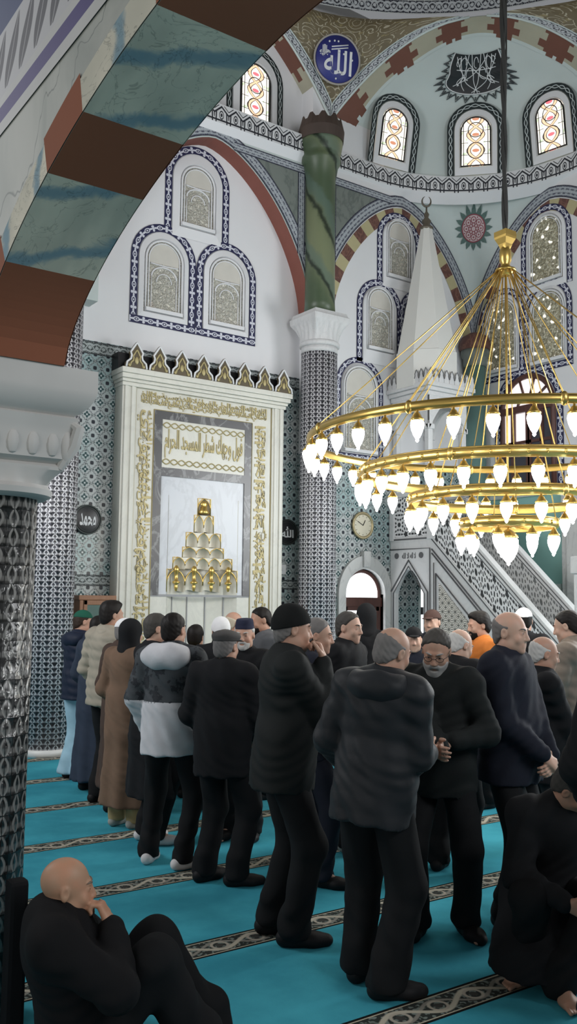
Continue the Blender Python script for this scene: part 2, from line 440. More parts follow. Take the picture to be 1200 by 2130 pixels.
def prof(cx, half, zs, rise, n=48, p=1.6, e=0.59, off=0.0, a=-1.0, b=1.0):
    pts = []
    for i in range(n+1):
        t = a+(b-a)*i/n
        t = math.copysign(1-(1-abs(t))**1.6, t) if abs(t) < 1 else t
        z = zs+rise*max(0.0, 1-abs(t)**p)**e
        pts.append((cx+half*t, z))
    if off:
        q = []
        for i, (x, z) in enumerate(pts):
            x0, z0 = pts[max(0, i-1)]; x1, z1 = pts[min(n, i+1)]
            dx, dz = x1-x0, z1-z0; L = math.hypot(dx, dz) or 1
            q.append((x-dz/L*off, z+dx/L*off))
        return q
    return pts

# floor
m = MB(); m.poly([(-4, -5, 0), (14, -5, 0), (14, 13, 0), (-4, 13, 0)]); struct('floor', m, M_CARPET)

# mihrab bay wall: tiles below, white paint above
m = MB(); m.box(2.6, 8.2, MW, MW+0.2, 0, 5.16); struct('wall_front', m, M_TILE)
m = MB(); m.box(2.6, 8.4, MW, MW+0.2, 5.16, 11.2); struct('wall_front_upper', m, M_WALL)
m = MB(); m.strip([(2.6, MW-0.006, 4.98), (8.2, MW-0.006, 4.98)], [(2.6, MW-0.006, 5.15), (8.2, MW-0.006, 5.15)])
struct('trim_1', m, border('dark_tile_border', (0.035, 0.05, 0.05), (0.38, 0.42, 0.42), 0.19, 'scroll', (0.02, 0.025, 0.03)))
m = MB(); m.strip([(2.6, MW-0.006, 1.98), (8.2, MW-0.006, 1.98)], [(2.6, MW-0.006, 2.12), (8.2, MW-0.006, 2.12)])
struct('trim_2', m, MATS['dark_tile_border'])
m = MB(); m.box(2.6, 4.9, MW-0.05, MW, 0, 0.10); m.box(7.5, 8.3, MW-0.05, MW, 0, 0.10); struct('baseboard_front', m, M_SKIRT)

# bay wall right of the column, with the door opening
DX0, DX1, DS, DT = 8.57, 9.34, 1.93, 2.31          # opening: sides, spring, top
dcx, dhw = (DX0+DX1)/2, (DX1-DX0)/2
m = MB()
m.box(7.9, DX0, QW, QW+0.28, 0, 4.0); m.box(DX1, RW+0.25, QW, QW+0.28, 0, 4.0); m.box(DX0, DX1, QW, QW+0.28, DT+0.06, 4.0)
ap = [(dcx+dhw*math.cos(PI-PI*i/24), DS+(DT-DS)*math.sin(PI*i/24)) for i in range(25)]
m.strip([(x, QW, z) for x, z in ap], [(x, QW, DT+0.06) for x, z in ap], flip=True)
struct('wall_bay', m, M_TILE)
m = MB(); m.box(7.9, RW+0.25, QW, QW+0.28, 4.0, 11.2); struct('wall_bay_upper', m, M_WALL)
# right wall
m = MB(); m.box(RW, RW+0.25, 3.0, QW, 0, 2.06); struct('wall_right', m, M_TILE)
m = MB(); m.box(RW, RW+0.25, 3.0, QW, 2.06, 3.55); struct('wall_right_middle', m, M_TEALP)
m = MB(); m.box(RW, RW+0.25, 3.0, QW, 3.55, 11.2); struct('wall_right_upper', m, M_WALL)
m = MB(); m.box(RW-0.03, RW, 8.95, QW, 2.0, 2.12); m.box(RW-0.03, RW, 8.95, QW, 3.5, 3.6); struct('trim_3', m, M_WALLB)
m = MB(); m.bevbox(RW-0.12, RW, 8.35, 8.86, 0, 3.5, 0.02); m.bevbox(RW-0.15, RW, 8.45, 8.76, 0.1, 3.4, 0.02); struct('trim_4', m, M_MARBLE)

# ---- mihrab bay arch wall (stands 0.28 m before the white wall)
AF = QW
A = prof(6.20, 1.68, 6.05, 2.25)
m = MB(); m.strip([(x, AF, z) for x, z in A], [(x, AF, 8.6) for x, z in A], flip=True)
m.box(4.0, 4.52, AF, MW, 5.6, 8.6); m.box(7.88, 8.2, AF, MW, 5.95, 8.6)
m.add([(4.0, AF, 8.6), (8.2, AF, 8.6), (8.2, MW, 8.6), (4.0, MW, 8.6)], [(0, 1, 2, 3)])
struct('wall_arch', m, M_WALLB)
m = MB(); m.strip([(x, AF-0.004, z) for x, z in A], [(x, MW, z) for x, z in A]); struct('trim_5', m, M_ARCHRED)
B0 = prof(6.20, 1.68, 6.05, 2.25, off=0.02); B1 = prof(6.20, 1.68, 6.05, 2.25, off=0.20)
B0 = [p for p in B0 if p[0] < 7.9]; B1 = B1[:len(B0)]
m = MB(); m.strip([(x, AF-0.012, z) for x, z in B0], [(x, AF-0.012, z) for x, z in B1], flip=True); struct('trim_6', m, M_ARCHBAND)
# right-hand spandrel: grey green panel in a patterned frame
def spandrel(nx, cx, half, zs, rise, x_in, x_side, z_top, fr, name_i, plane):
    # plane(x, z, d) maps wall coordinates; x_side = outer vertical edge
    arc = [p for p in prof(cx, half, zs, rise, off=0.20, n=80) if min(x_in, x_side) <= p[0] <= max(x_in, x_side) and p[1] < z_top]
    m = MB(); m.strip([plane(x, z, 0.008) for x, z in arc], [plane(x, z_top, 0.008) for x, z in arc], flip=(nx > 0)); struct('trim_%d' % name_i, m, M_SPAN)
    m = MB(); sg = 1 if x_side > x_in else -1
    m.strip([plane(x_side-sg*0.13, arc[-1 if sg > 0 else 0][1]-0.25, 0.014), plane(x_side-sg*0.13, z_top, 0.014)], [plane(x_side, arc[-1 if sg > 0 else 0][1]-0.25, 0.014), plane(x_side, z_top, 0.014)], flip=(sg > 0) == (nx < 0))
    m.strip([plane(x_in, z_top-0.13, 0.016), plane(x_side, z_top-0.13, 0.016)], [plane(x_in, z_top, 0.016), plane(x_side, z_top, 0.016)], flip=(nx > 0)); struct('trim_%d' % (name_i+1), m, M_ARCHBAND)
fp = lambda x, z, d: (x, AF-d, z)
spandrel(1, 6.20, 1.68, 6.05, 2.25, 6.5, 7.76, 8.34, 0.12, 7, fp)

# ---- bay arch painted on the wall, and the same on the right wall
def bay_arch(cx, plane, flip, k):
    O = prof(cx, 1.62, 6.05, 2.15, n=26); I = prof(cx, 1.62, 6.05, 2.15, n=26, off=-0.20)
    m = MB(); va = [plane(x, z, 0.006) for x, z in O]; vb = [plane(x, z, 0.006) for x, z in I]
    for i in range(26):
        q = [(i, i+1, 27+i+1, 27+i)][0]
        if flip: q = q[::-1]
        m.add([va[i], va[i+1], vb[i+1], vb[i]], [(0, 1, 2, 3) if not flip else (3, 2, 1, 0)], mi=i % 2)
    struct('trim_%d' % k, m, [M_CREAM, M_VDARK])
    O2 = prof(cx, 1.62, 6.05, 2.15, off=0.015); O3 = prof(cx, 1.62, 6.05, 2.15, off=0.20)
    m = MB(); m.strip([plane(x, z, 0.010) for x, z in O2], [plane(x, z, 0.010) for x, z in O3], flip=flip); struct('trim_%d' % (k+1), m, M_ARCHBAND)
pb = lambda x, z, d: (min(x, RW-0.001), QW-d, z)
pr = lambda y, z, d: (RW-d, y, z)
bay_arch(9.72, pb, True, 9)
bay_arch(9.07, pr, False, 11)
pb2 = lambda x, z, d: (x, QW-d, z)
spandrel(1, 9.72, 1.62, 6.05, 2.15, 9.5, 8.22, 8.34, 0.12, 13, pb2)

# ---- corner spandrel: a fillet that grows from the sharp corner to the round cornice
Ro = [p for p in prof(9.72, 1.62, 6.05, 2.15, n=90, off=0.20) if p[0] >= 9.72]
Ro.sort(key=lambda p: p[1])
rows = [(p[1], RW-p[0]) for p in Ro if p[0] < RW]+[(8.46, 2.05), (8.62, 2.2)]
m = MB(); nth = 28; vs = []
for z, rho in rows:
    for j in range(nth+1):
        a = (PI/2)*j/nth; vs.append((RW-rho+rho*math.sin(a), QW-rho+rho*math.cos(a), z))
fs = [(i*(nth+1)+j, i*(nth+1)+j+1, (i+1)*(nth+1)+j+1, (i+1)*(nth+1)+j) for i in range(len(rows)-1) for j in range(nth)]
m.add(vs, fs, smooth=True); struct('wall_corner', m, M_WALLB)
ROWS = rows

# ---- string cornice
def path_cornice(off):
    r = 2.2+off; P = [(8.22, QW-0.04+off)]
    for j in range(25):
        a = (PI/2)*j/24; P.append((9.13+r*math.sin(a), 8.48+r*math.cos(a)))
    P.append((RW-0.04+off, 6.2)); return P
def cornice(P, Pin, k):
    m = MB(); m.strip([(x, y, 8.49) for x, y in P], [(x, y, 8.77) for x, y in P], flip=True); struct('trim_%d' % k, m, M_PALM)
    m = MB(); Q = [(x, y) for x, y in P]
    m.strip([(x, y, 8.77) for x, y in Q], [(x, y, 8.77) for x, y in Pin], flip=True)
    m.strip([(x, y-0.0, 8.36) for x, y in Pin], [(x, y, 8.49) for x, y in Q], flip=True); struct('trim_%d' % (k+1), m, M_WALL)
cornice(path_cornice(0.0), path_cornice(0.16), 15)
cornice([(4.0, 10.62), (7.78, 10.62)], [(4.0, 10.74), (7.78, 10.74)], 17)

# ---- corner semi-dome above the cornice
CA = Vector((8.30, 10.75, 0)); CB = Vector((11.45, 7.60, 0)); CD = (CB-CA).normalized(); CN = Vector((-CD.y, CD.x, 0))
if CN.y < 0: CN = -CN
CH = (CB-CA).length/2; CM = (CA+CB)/2
SZ, SH = 8.77, 1.97
base = [Vector((x, y, 0)) for x, y in path_cornice(0.05)]
base[0] = CA.copy(); base[-1] = CB.copy()
def resample(P, n):
    L = [0]
    for i in range(1, len(P)): L.append(L[-1]+(P[i]-P[i-1]).length)
    out = []
    for k in range(n+1):
        s = L[-1]*k/n; i = max(0, min(len(P)-2, next((j for j in range(len(L)-1) if L[j+1] >= s-1e-9), len(P)-2)))
        out.append(P[i].lerp(P[i+1], (s-L[i])/max(1e-9, L[i+1]-L[i])))
    return out
base = resample(base, 48)
BS = [((p-CM).dot(CD), (p-CM).dot(CN)) for p in base]
def sdome(i, h):                                # i index (float) along the base, h height above the cornice
    k = int(max(0, min(47, math.floor(i)))); f = i-k
    s0 = BS[k][0]*(1-f)+BS[k+1][0]*f; t0 = BS[k][1]*(1-f)+BS[k+1][1]*f
    w = 1.0 if h < 0.51 else math.sqrt(max(0, (SH-h)/(SH-0.51))); g = math.sqrt(max(0, 1-(h/SH)**3))
    s1 = s0*w if w < 0.55 else s0-math.copysign((1-w)*CH*(abs(s0)/CH)**(1+3.5*(w-0.55)/0.45), s0)
    p = CM+CD*s1+CN*(t0*g); return (p.x, p.y, SZ+h)
hs = [SH*(1-(1-k/26)**1.7) for k in range(27)]; hs[-1] = SH-0.0005
m = MB(); vs = [sdome(i, h) for h in hs for i in range(49)]
m.add(vs, [(r*49+i, r*49+i+1, (r+1)*49+i+1, (r+1)*49+i) for r in range(26) for i in range(48)], smooth=True)
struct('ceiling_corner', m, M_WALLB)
def arch_edge(n=60, half=CH, rise=1.46):        # front arch of the semi-dome: (s, z)
    out = [(-half, SZ+0.0), (-half, SZ+0.25)]
    for k in range(n+1):
        x = -1+2*k/n; out.append((half*x, SZ+SH-rise*abs(x)**2.0))
    out += [(half, SZ+0.25), (half, SZ)]; return out
# voussoirs: jagged rust blocks painted along the arch, on the semi-dome's lip
def dome_t(sv, h):                              # depth of the corner dome behind its front arch
    lo, hi = 0.0, 48.0
    for _ in range(28):
        md = (lo+hi)/2; p = Vector(sdome(md, h)); v = (p-CM).dot(CD)
        if v < sv: lo = md
        else: hi = md
    p = Vector(sdome(lo, h)); q = p-CM; q.z = 0; return q.dot(CN)
LIPC = {}
def lip(x, d):                                  # x along the arch -1..1, d distance back along the surface from the arch front
    key = round(x, 5)
    if key not in LIPC:
        s0 = CH*x; h0 = SH-1.46*abs(x)**2.0; dx, dz = -x*2*1.46/CH*1.0, -1.0
        nx, nz = (-2*1.46*x/CH, -1.0); L = math.hypot(nx, nz); nx, nz = nx/L, nz/L
        pts = [(0.0, CM+CD*s0-CN*0.0+Vector((0, 0, SZ+h0)))]; acc = 0.0; k = 0.0
        while acc < 0.5 and k < 0.9:
            k += 0.006 if k < 0.06 else 0.02
            sv, h = s0+nx*k, max(0.02, h0+nz*k); p = CM+CD*sv+CN*dome_t(sv, h)+Vector((0, 0, SZ+h)); acc += (p-pts[-1][1]).length; pts.append((acc, p))
        LIPC[key] = pts
    pts = LIPC[key]
    for i in range(1, len(pts)):
        if pts[i][0] >= d: 
            f = (d-pts[i-1][0])/max(1e-6, pts[i][0]-pts[i-1][0]); p = pts[i-1][1].lerp(pts[i][1], max(0, f)); break
    else: p = pts[-1][1]
    q = Vector((DCX[0], DCX[1], p.z-2.0))-p; q.normalize(); p = p+q*0.014; return (p.x, p.y, p.z)
DCX = (6.20, 5.55)
m = MB(); nv = 11
for b in range(nv):
    x0, x1 = -1+2*b/nv, -1+2*(b+1)/nv; N_ = 8; D_ = 7
    for i in range(N_):
        for j in range(D_):
            xa, xb = x0+(x1-x0)*i/N_, x0+(x1-x0)*(i+1)/N_; da, db = 0.40*j/D_, 0.40*(j+1)/D_
            mi = 1 if b % 2 == 0 else 0
            if b % 2 == 0 and (i in (0, N_-1)) and j in (1, 2, 5): mi = 0
            if b % 2 == 1 and (i in (0, N_-1)) and j in (3, 4): mi = 1
            if j == D_-1 and b % 2 == 0 and i in (0, 1, 4, N_-1): mi = 2
            if j == D_-1 and b % 2 == 1: mi = 2
            m.add([lip(xa, da), lip(xb, da), lip(xb, db), lip(xa, db)], [(0, 1, 2, 3)], mi=mi)
struct('trim_19', m, [M_BEIGE, M_RUST, M_WALLB])

# ---- upper arch over the mihrab bay, its soffit voussoirs and back wall
UH, UC = 1.98, 6.20
def upper(x): return 10.74-1.46*abs(x)**2.0
m = MB(); nv = 9
for b in range(nv):
    for i in range(8):
        for j in range(6):
            xa, xb = -1+2*(b+i/8)/nv, -1+2*(b+(i+1)/8)/nv; ya, yb = AF-0.02+0.30*j/6, AF-0.02+0.30*(j+1)/6
            mi = 1 if b % 2 else 0
            if i in (0, 7) and j in ((1, 2, 5) if b % 2 else (3, 4)): mi = 1-mi
            m.add([(UC+UH*xa, ya, upper(xa)), (UC+UH*xb, ya, upper(xb)), (UC+UH*xb, yb, upper(xb)), (UC+UH*xa, yb, upper(xa))], [(0, 1, 2, 3)], mi=mi)
m.box(UC+UH, UC+UH+0.02, AF-0.02, MW, 8.77, 9.28, mi=0); m.box(UC-UH-0.02, UC-UH, AF-0.02, MW, 8.77, 9.28, mi=0)
struct('trim_20', m, [M_BEIGE, M_RUST])

# ---- dome: patterned ring, shell, pendentives
DC = (6.20, 5.55); DR = 5.22
def goldscroll_fn(T):
    u, v = T.uv(); vv = T.vec(u, v, 0)
    d = T.voro(vv, 4.2, 'F1', 0.75); s = ((d*30.0).sin()).ss(0.80, 0.97); n = T.noise(vv, 14, 2); lf = n.ss(0.62, 0.66)
    c = T.mix(T.noise(vv, 2.5, 2), (0.105, 0.085, 0.048), (0.19, 0.15, 0.085)); c = T.mix(lf*0.55, c, (0.34, 0.28, 0.13)); c = T.mix(s, c, (0.44, 0.40, 0.30))
    return (c, n)
M_GSCROLL = mat('gold_brown_scroll_painting', goldscroll_fn, 0.6)
ring = [(DC[0]+DR*math.cos(2*PI*k/96), DC[1]+DR*math.sin(2*PI*k/96)) for k in range(96)]
m = MB(); m.strip([(x, y, 10.86) for x, y in ring], [(x, y, 11.10) for x, y in ring], closed=True); struct('trim_21', m, M_SCROLL)
m = MB(); prf = [(DR+0.02, 0.0)]+[((DR+0.02)*math.cos(PI/2*k/14), 4.2*math.sin(PI/2*k/14)) for k in range(0, 15)]
m.lathe(prf, (DC[0], DC[1], 11.10), seg=64, caps=False); struct('ceiling', m, M_GSCROLL)
def pend(Lf, Rf, k):
    # Lf, Rf: tau -> point on the two neighbouring arches
    n = 26; nc = 10; g = []
    for r in range(n+1):
        t = (r/n); a = Vector(Lf(t)); b = Vector(Rf(t)); row = []; wdt = (b-a).length
        wb = min(0.5, 0.17/max(0.01, wdt)); ws = [0, wb]+[wb+(1-2*wb)*q/nc for q in range(1, nc)]+[1-wb, 1]
        for w in ws:
            p = a.lerp(b, w); q = Vector((p.x-DC[0], p.y-DC[1], 0)); rr = q.length
            want = DR+0.01; f = (t**3)*min(1, 4*w*(1-w)*1.0)
            q = q*((rr+(max(want, rr)-rr)*f)/rr) if rr > 0 else q
            row.append((DC[0]+q.x, DC[1]+q.y, p.z))
        g.append(row)
    c = nc+3
    mc = MB()
    for r in range(n):
        for j in range(1, c-2):
            P = [g[r][j], g[r][j+1], g[r+1][j+1], g[r+1][j]]
            U = [(j/10*1.2, r*0.07), ((j+1)/10*1.2, r*0.07), ((j+1)/10*1.2, (r+1)*0.07), (j/10*1.2, (r+1)*0.07)]
            wl = (Vector(P[1])-Vector(P[0])).length*nc
            cxm = c/2; U = [(((jj-cxm)/nc)*wl, z_) for jj, z_ in ((j, P[0][2]), (j+1, P[1][2]), (j+1, P[2][2]), (j, P[3][2]))]
            mc.add(P, [(0, 1, 2, 3)], [U], smooth=True)
    struct('ceiling_pendentive_%d' % k, mc, M_GSCROLL)
    mb = MB()
    mb.strip([g[r][0] for r in range(n+1)], [g[r][1] for r in range(n+1)]); mb.strip([g[r][c-2] for r in range(n+1)], [g[r][c-1] for r in range(n+1)])
    struct('trim_%d' % (21+k), mb, M_SCROLL)
    ed = MB(); ed.tube([g[r][0] for r in range(n+1)], 0.018, 6); ed.tube([g[r][c-1] for r in range(n+1)], 0.018, 6)
    ed.tube([g[r][1] for r in range(n+1)], 0.010, 6); ed.tube([g[r][c-2] for r in range(n+1)], 0.010, 6)
    struct('trim_%d' % (23+k), ed, M_WALLB)
    return g
def z_of(t): return 9.20+(10.735-9.20)*t
def Lm(t): z = z_of(t); return (UC+UH*math.sqrt(max(0, (10.74-z)/1.46)), AF-0.03, z)
def Rs(t):
    z = z_of(t); x = -math.sqrt(max(0, (SZ+SH-z)/1.46)); x = max(-1.0, x); p = CM+CD*(CH*x)-CN*0.02; return (p.x, p.y, z)
def Ls(t):
    z = z_of(t); x = min(1.0, math.sqrt(max(0, (SZ+SH-z)/1.46))); p = CM+CD*(CH*x)-CN*0.02; return (p.x, p.y, z)
def Rr(t): z = z_of(t); return (RW+0.03, DC[1]+UH*math.sqrt(max(0, (10.74-z)/1.46)), z)
PEN = pend(Lm, Rs, 1); pend(Ls, Rr, 2)
# white edge of the corner arch where no pendentive covers it, and the wall above the crowns
m = MB(); P = [CM+CD*(CH*x)-CN*0.02 for x in [k/40*2-1 for k in range(41)]]; zz = [SZ+SH-1.46*(k/40*2-1)**2 for k in range(41)]
m.strip([(p.x, p.y, z-0.01) for p, z in zip(P, zz)], [(p.x-CN.x*-0.03, p.y-CN.y*-0.03, z+0.02) for p, z in zip(P, zz)]); struct('trim_26', m, M_WALLB)

# ================================================================== WINDOWS
def outl(hw, z0, zt, n=18):
    # arched outline from lower left to lower right (semicircular head)
    zs = zt-hw; P = [(-hw, z0), (-hw, z0+(zs-z0)*0.5)]
    P += [(hw*math.cos(PI-PI*i/n), zs+hw*math.sin(PI*i/n)) for i in range(n+1)]
    return P+[(hw, z0+(zs-z0)*0.5), (hw, z0)]
def flatmap(P0, ux, nrm, bend=0.0, up=(0, 0, 1)):
    P0, ux, nrm, up = Vector(P0), Vector(ux), Vector(nrm), Vector(up)
    return lambda a, b, c: tuple(P0+ux*a+up*b+nrm*(c+bend*a*a))
def relief_fn(T):
    u, v = T.uv(); vv = T.vec(u, v, 0)
    a = T.voro(vv, 10, 'F1', 0.6); s = ((a*17.0).sin()).ss(0.2, 0.9); n = T.noise(vv, 22, 3, 0.6, 1.0); k = n.ss(0.42, 0.60)
    c = T.mix(k, (0.50, 0.48, 0.41), (0.72, 0.69, 0.60)); c = T.mix(s*0.6, c, (0.80, 0.78, 0.71))
    r = T.noise(vv, 5, 1).ss(0.62, 0.70); c = T.mix(r*0.18, c, (0.55, 0.36, 0.28))
    return (c, s+k)
M_RELIEF = mat('carved_gypsum_relief', relief_fn, 0.6, bump=0.9, bdist=0.02)
M_LUN = plain('grey_lunette_plaster', (0.60, 0.575, 0.52), 0.7, 0.08)
def lit_fn(T):
    u, v = T.uv(); vv = T.vec(u, v, 0)
    a = T.voro(vv, 12, 'F1'); s = ((a*11.0).sin()).ss(0.1, 0.9); n = T.noise(vv, 9, 1).ss(0.60, 0.68); k = T.noise(vv, 24, 2).ss(0.4, 0.6)
    c = T.mix(k, (0.48, 0.43, 0.29), (0.70, 0.66, 0.50)); c = T.mix(s*0.6, c, (0.28, 0.25, 0.16)); e = T.mix(n, (0.0, 0.0, 0.0), (1.0, 0.97, 0.88))
    return (c, s+k, e)
M_LITREL = mat('pierced_gypsum_lit_from_outside', lit_fn, 0.6, bump=0.9, bdist=0.02, emit=1.0)
def stained(name, red):
    def f(T):
        u, v = T.uv(); k = 2*PI/0.52
        s = (v*k).cos()*0.115; d1 = (u-s).abs(); d2 = (u+s).abs(); cross = d1.min(d2)
        au = u.abs(); c0 = T.mix(T.noise(T.vec(u, v, 0), 7, 2), (1.0, 0.98, 0.92), (0.95, 0.80, 0.62))
        g = T.noise(T.vec(u, v, 3.0), 12, 1).ss(0.60, 0.66)*au.gt(0.13)
        c = T.mix(g*0.7, c0, (0.25, 0.42, 0.20)); c = T.mix(cross.ss(0.040, 0.018)*0.75, c, (0.75, 0.34, 0.14))
        vv = (v/0.26+0.5).frac()-0.5; lens = (u*u*300.0+vv*vv*85.0).lt(1.0)
        c = T.mix(lens*0.9, c, red)
        ln = (cross-0.030).abs().ss(0.010, 0.004); ln = ln.max((au-0.195).abs().ss(0.010, 0.004)); ln = ln.max(((v/0.195).frac()-0.5).abs().gt(0.475)*au.gt(0.12)); ln = ln.max(au.gt(0.232))
        ln = ln.max(((u*u+(v-0.60)*(v-0.60)).sqrt()-0.12).abs().ss(0.011, 0.005)); ln = ln.max(((u*u+(v-0.26)*(v-0.26)).sqrt()-0.13).abs().ss(0.011, 0.005))
        c = T.mix(ln, c, (0.02, 0.022, 0.02)); return (c, ln, c)
    return mat(name, f, 0.3, emit=1.25)
M_STA = stained('stained_glass_amber', (0.40, 0.12, 0.05)); M_STR = stained('stained_glass_red', (0.80, 0.06, 0.10))
WN = [0]
def window(mp, label, bo, bi, pw, z0, zt, pz0, pzt, bmat, bottom, kind, c0=0.0, flip=False):
    # bo/bi: outer and inner half-width of the painted border; pw: half-width of the panel
    WN[0] += 1; P0 = mp(0, z0, 0)
    w = thing('window_%d' % WN[0], None, None, P0, kind='structure')
    w['label'] = label; w['category'] = 'window'
    O = outl(bo, z0, zt); I = outl(bi, z0, zt-(bo-bi))
    m = MB(); m.strip([mp(a, b, c0+0.008) for a, b in I], [mp(a, b, c0+0.008) for a, b in O], flip=flip)
    if bottom: m.strip([mp(-bo, z0, c0+0.010), mp(bo, z0, c0+0.010)], [mp(-bo, z0+bo-bi, c0+0.010), mp(bo, z0+bo-bi, c0+0.010)], flip=not flip)
    obj('border', m, bmat, w)
    hwm = (bi+pw)/2
    S0 = outl(bi-0.012, z0+(bo-bi if bottom else 0), zt-(bo-bi)-0.012); S1 = outl(pw+0.02, pz0-0.02, pzt+0.02)
    m = MB(); m.strip([mp(a, b, c0+0.012) for a, b in S0], [mp(a, b, c0+0.035) for a, b in S1], flip=not flip)
    m.strip([mp(a, b, c0+0.035) for a, b in S1], [mp(a, b, c0-0.03) for a, b in outl(pw, pz0, pzt)], flip=not flip)
    zb = z0+(bo-bi if bottom else 0)
    m.add([mp(-bi+0.012, zb, c0+0.012), mp(bi-0.012, zb, c0+0.012), mp(pw+0.02, pz0-0.02, c0+0.035), mp(-pw-0.02, pz0-0.02, c0+0.035)], [(0, 1, 2, 3)])
    obj('surround', m, M_WALL, w)
    Q = outl(pw+0.005, pz0, pzt)
    m = MB(); m.add([mp(a, b, c0+0.005 if 'glass' not in kind else c0+0.012) for a, b in Q], [tuple(range(len(Q)))], [[(a, b-pz0) for a, b in Q]])
    pm = {'relief': M_RELIEF, 'lit': M_LITREL, 'glass': M_STA, 'glassred': M_STR}[kind]
    obj('glass' if 'glass' in kind else 'panel', m, pm, w)
    m = MB(); fr = outl(pw-0.012, pz0+0.012, pzt-0.012); m.tube([mp(a, b, c0+0.02) for a, b in fr], 0.016 if 'glass' not in kind else 0.012, 6, closed=True)
    if kind in ('relief', 'lit'):
        m.box(-pw+0.01, pw-0.01, c0, c0+0.06, pz0, pz0+0.05, fn=lambda x, y, z: mp(x, z, y))
        fr = outl(pw-0.055, pz0+0.07, pzt-0.05); m.tube([mp(a, b, c0+0.015) for a, b in fr], 0.009, 6)
    obj('frame', m, M_WALL if 'glass' not in kind else M_BLACK, w)
    if kind == 'relief':
        hh = pzt-pz0; m = MB()
        za = pz0+hh*0.66
        m.tube([mp(-pw*0.72+pw*1.44*i/10, za+0.03*math.sin(i/10*PI)*-0.3, c0+0.012) for i in range(11)], 0.010, 6)
        m.tube([mp(pw*0.66*math.cos(PI-PI*i/14), za-0.17*hh+0.14*hh*math.sin(PI*i/14), c0+0.012) for i in range(15)], 0.012, 6)
        m.tube([mp(pw*0.40*math.cos(PI-PI*i/12), za-0.24*hh+0.12*hh*math.sin(PI*i/12), c0+0.012) for i in range(13)], 0.008, 6)
        for sx in (-1, 1): m.tube([mp(sx*pw*0.66, pz0+0.08, c0+0.012), mp(sx*pw*0.66, za-0.17*hh, c0+0.012)], 0.007, 6)
        obj('tracery', m, M_WALL, w)
        m = MB(); zl = za+0.012; r = pw-0.06; zc = pzt-0.05-r
        arc = [(r*math.cos(a), zc+r*math.sin(a)) for a in [PI*i/16 for i in range(17)] if zc+r*math.sin(a) >= zl]
        m.poly([mp(a, b, c0+0.008) for a, b in ([(r*0.98, zl)]+arc+[(-r*0.98, zl)])]); obj('lunette', m, M_LUN, w)
    return w
fm = flatmap((0, MW, 0), (1, 0, 0), (0, -1, 0))
def on_front(cx): return lambda a, b, c: fm(cx+a, b, c)
def on_bay(cx): return lambda a, b, c: (cx+a, QW-c, b)
def on_right(cy): return lambda a, b, c: (RW-c, cy-a, b)
window(on_front(6.09), 'gypsum window topping the pyramid of three above the mihrab', 0.52, 0.41, 0.275, 6.86, 8.24, 7.02, 7.95, M_BLUE, False, 'relief')
window(on_front(5.585), 'left lower gypsum window of the three above the mihrab', 0.50, 0.39, 0.29, 5.51, 6.97, 5.70, 6.74, M_BLUE, True, 'relief', c0=0.003)
window(on_front(6.59), 'right lower gypsum window of the three above the mihrab', 0.50, 0.39, 0.29, 5.51, 6.95, 5.70, 6.72, M_BLUE, True, 'relief', c0=0.006)
window(on_bay(9.66), 'topmost gypsum window left of the minbar spire', 0.47, 0.36, 0.275, 6.82, 8.10, 6.99, 7.98, M_BLUE, False, 'relief')
window(on_bay(9.25), 'gypsum window halfway up the wall between tiled column and minbar spire', 0.47, 0.36, 0.275, 5.52, 6.90, 5.74, 6.77, M_BLUE, False, 'relief', c0=0.003)
window(on_bay(10.12), 'gypsum window hidden partly by the minbar spire', 0.47, 0.36, 0.275, 5.52, 6.90, 5.74, 6.77, M_BLUE, False, 'relief', c0=0.006)
window(on_bay(8.85), 'lowest gypsum window beside the tiled column above the clock', 0.47, 0.38, 0.335, 3.97, 5.58, 4.08, 5.44, M_BLUE, True, 'relief', c0=0.003)
window(on_right(9.16), 'topmost pierced gypsum window on the right wall, right of the chandelier hub', 0.50, 0.40, 0.32, 6.76, 8.14, 6.88, 7.97, M_BLUE, False, 'lit')
window(on_right(10.08), 'pierced gypsum window seen behind the chandelier rods, nearest the corner', 0.47, 0.37, 0.33, 5.47, 7.02, 5.62, 6.84, M_BLUE, True, 'lit', c0=0.003)
window(on_right(9.14), 'pierced gypsum window under the topmost one on the right wall', 0.47, 0.37, 0.33, 5.46, 6.92, 5.58, 6.74, M_BLUE, True, 'lit', c0=0.006)
# stained glass in the corner semi-dome
def on_sdome(ang):
    i = 0
    best = min(range(49), key=lambda q: abs(math.degrees(math.atan2(base[q].x-9.13, base[q].y-8.48))-ang))
    p0 = Vector(sdome(best, 0.05)); p1 = Vector(sdome(best, 1.0)); up = (p1-p0).normalized()
    tx = (Vector(sdome(min(48, best+1), 0.4))-Vector(sdome(max(0, best-1), 0.4))).normalized(); nn = tx.cross(up).normalized()
    cc = Vector((9.13, 8.48, p0.z))
    if nn.dot(cc-p0) < 0: nn = -nn
    return flatmap(p0-up*0.05+nn*0.03, tx, nn, 0.24, up)
for ang, lab, kd in ((7, 'amber stained-glass window in the corner dome beside the green column', 'glass'), (44.5, 'middle stained-glass window of the corner dome, left of the chandelier cable', 'glass'), (80, 'stained-glass window with red panes right of the chandelier cable', 'glassred')):
    window(on_sdome(ang), lab, 0.46, 0.35, 0.245, 0.0, 1.20, 0.14, 0.96, M_CHAIN, False, kd, c0=0.05)
window(lambda a, b, c: (7.03+a, MW-c, b), 'red stained-glass window under the upper arch left of the green column', 0.50, 0.40, 0.27, 8.76, 10.12, 8.90, 9.84, M_CHAIN, False, 'glassred')

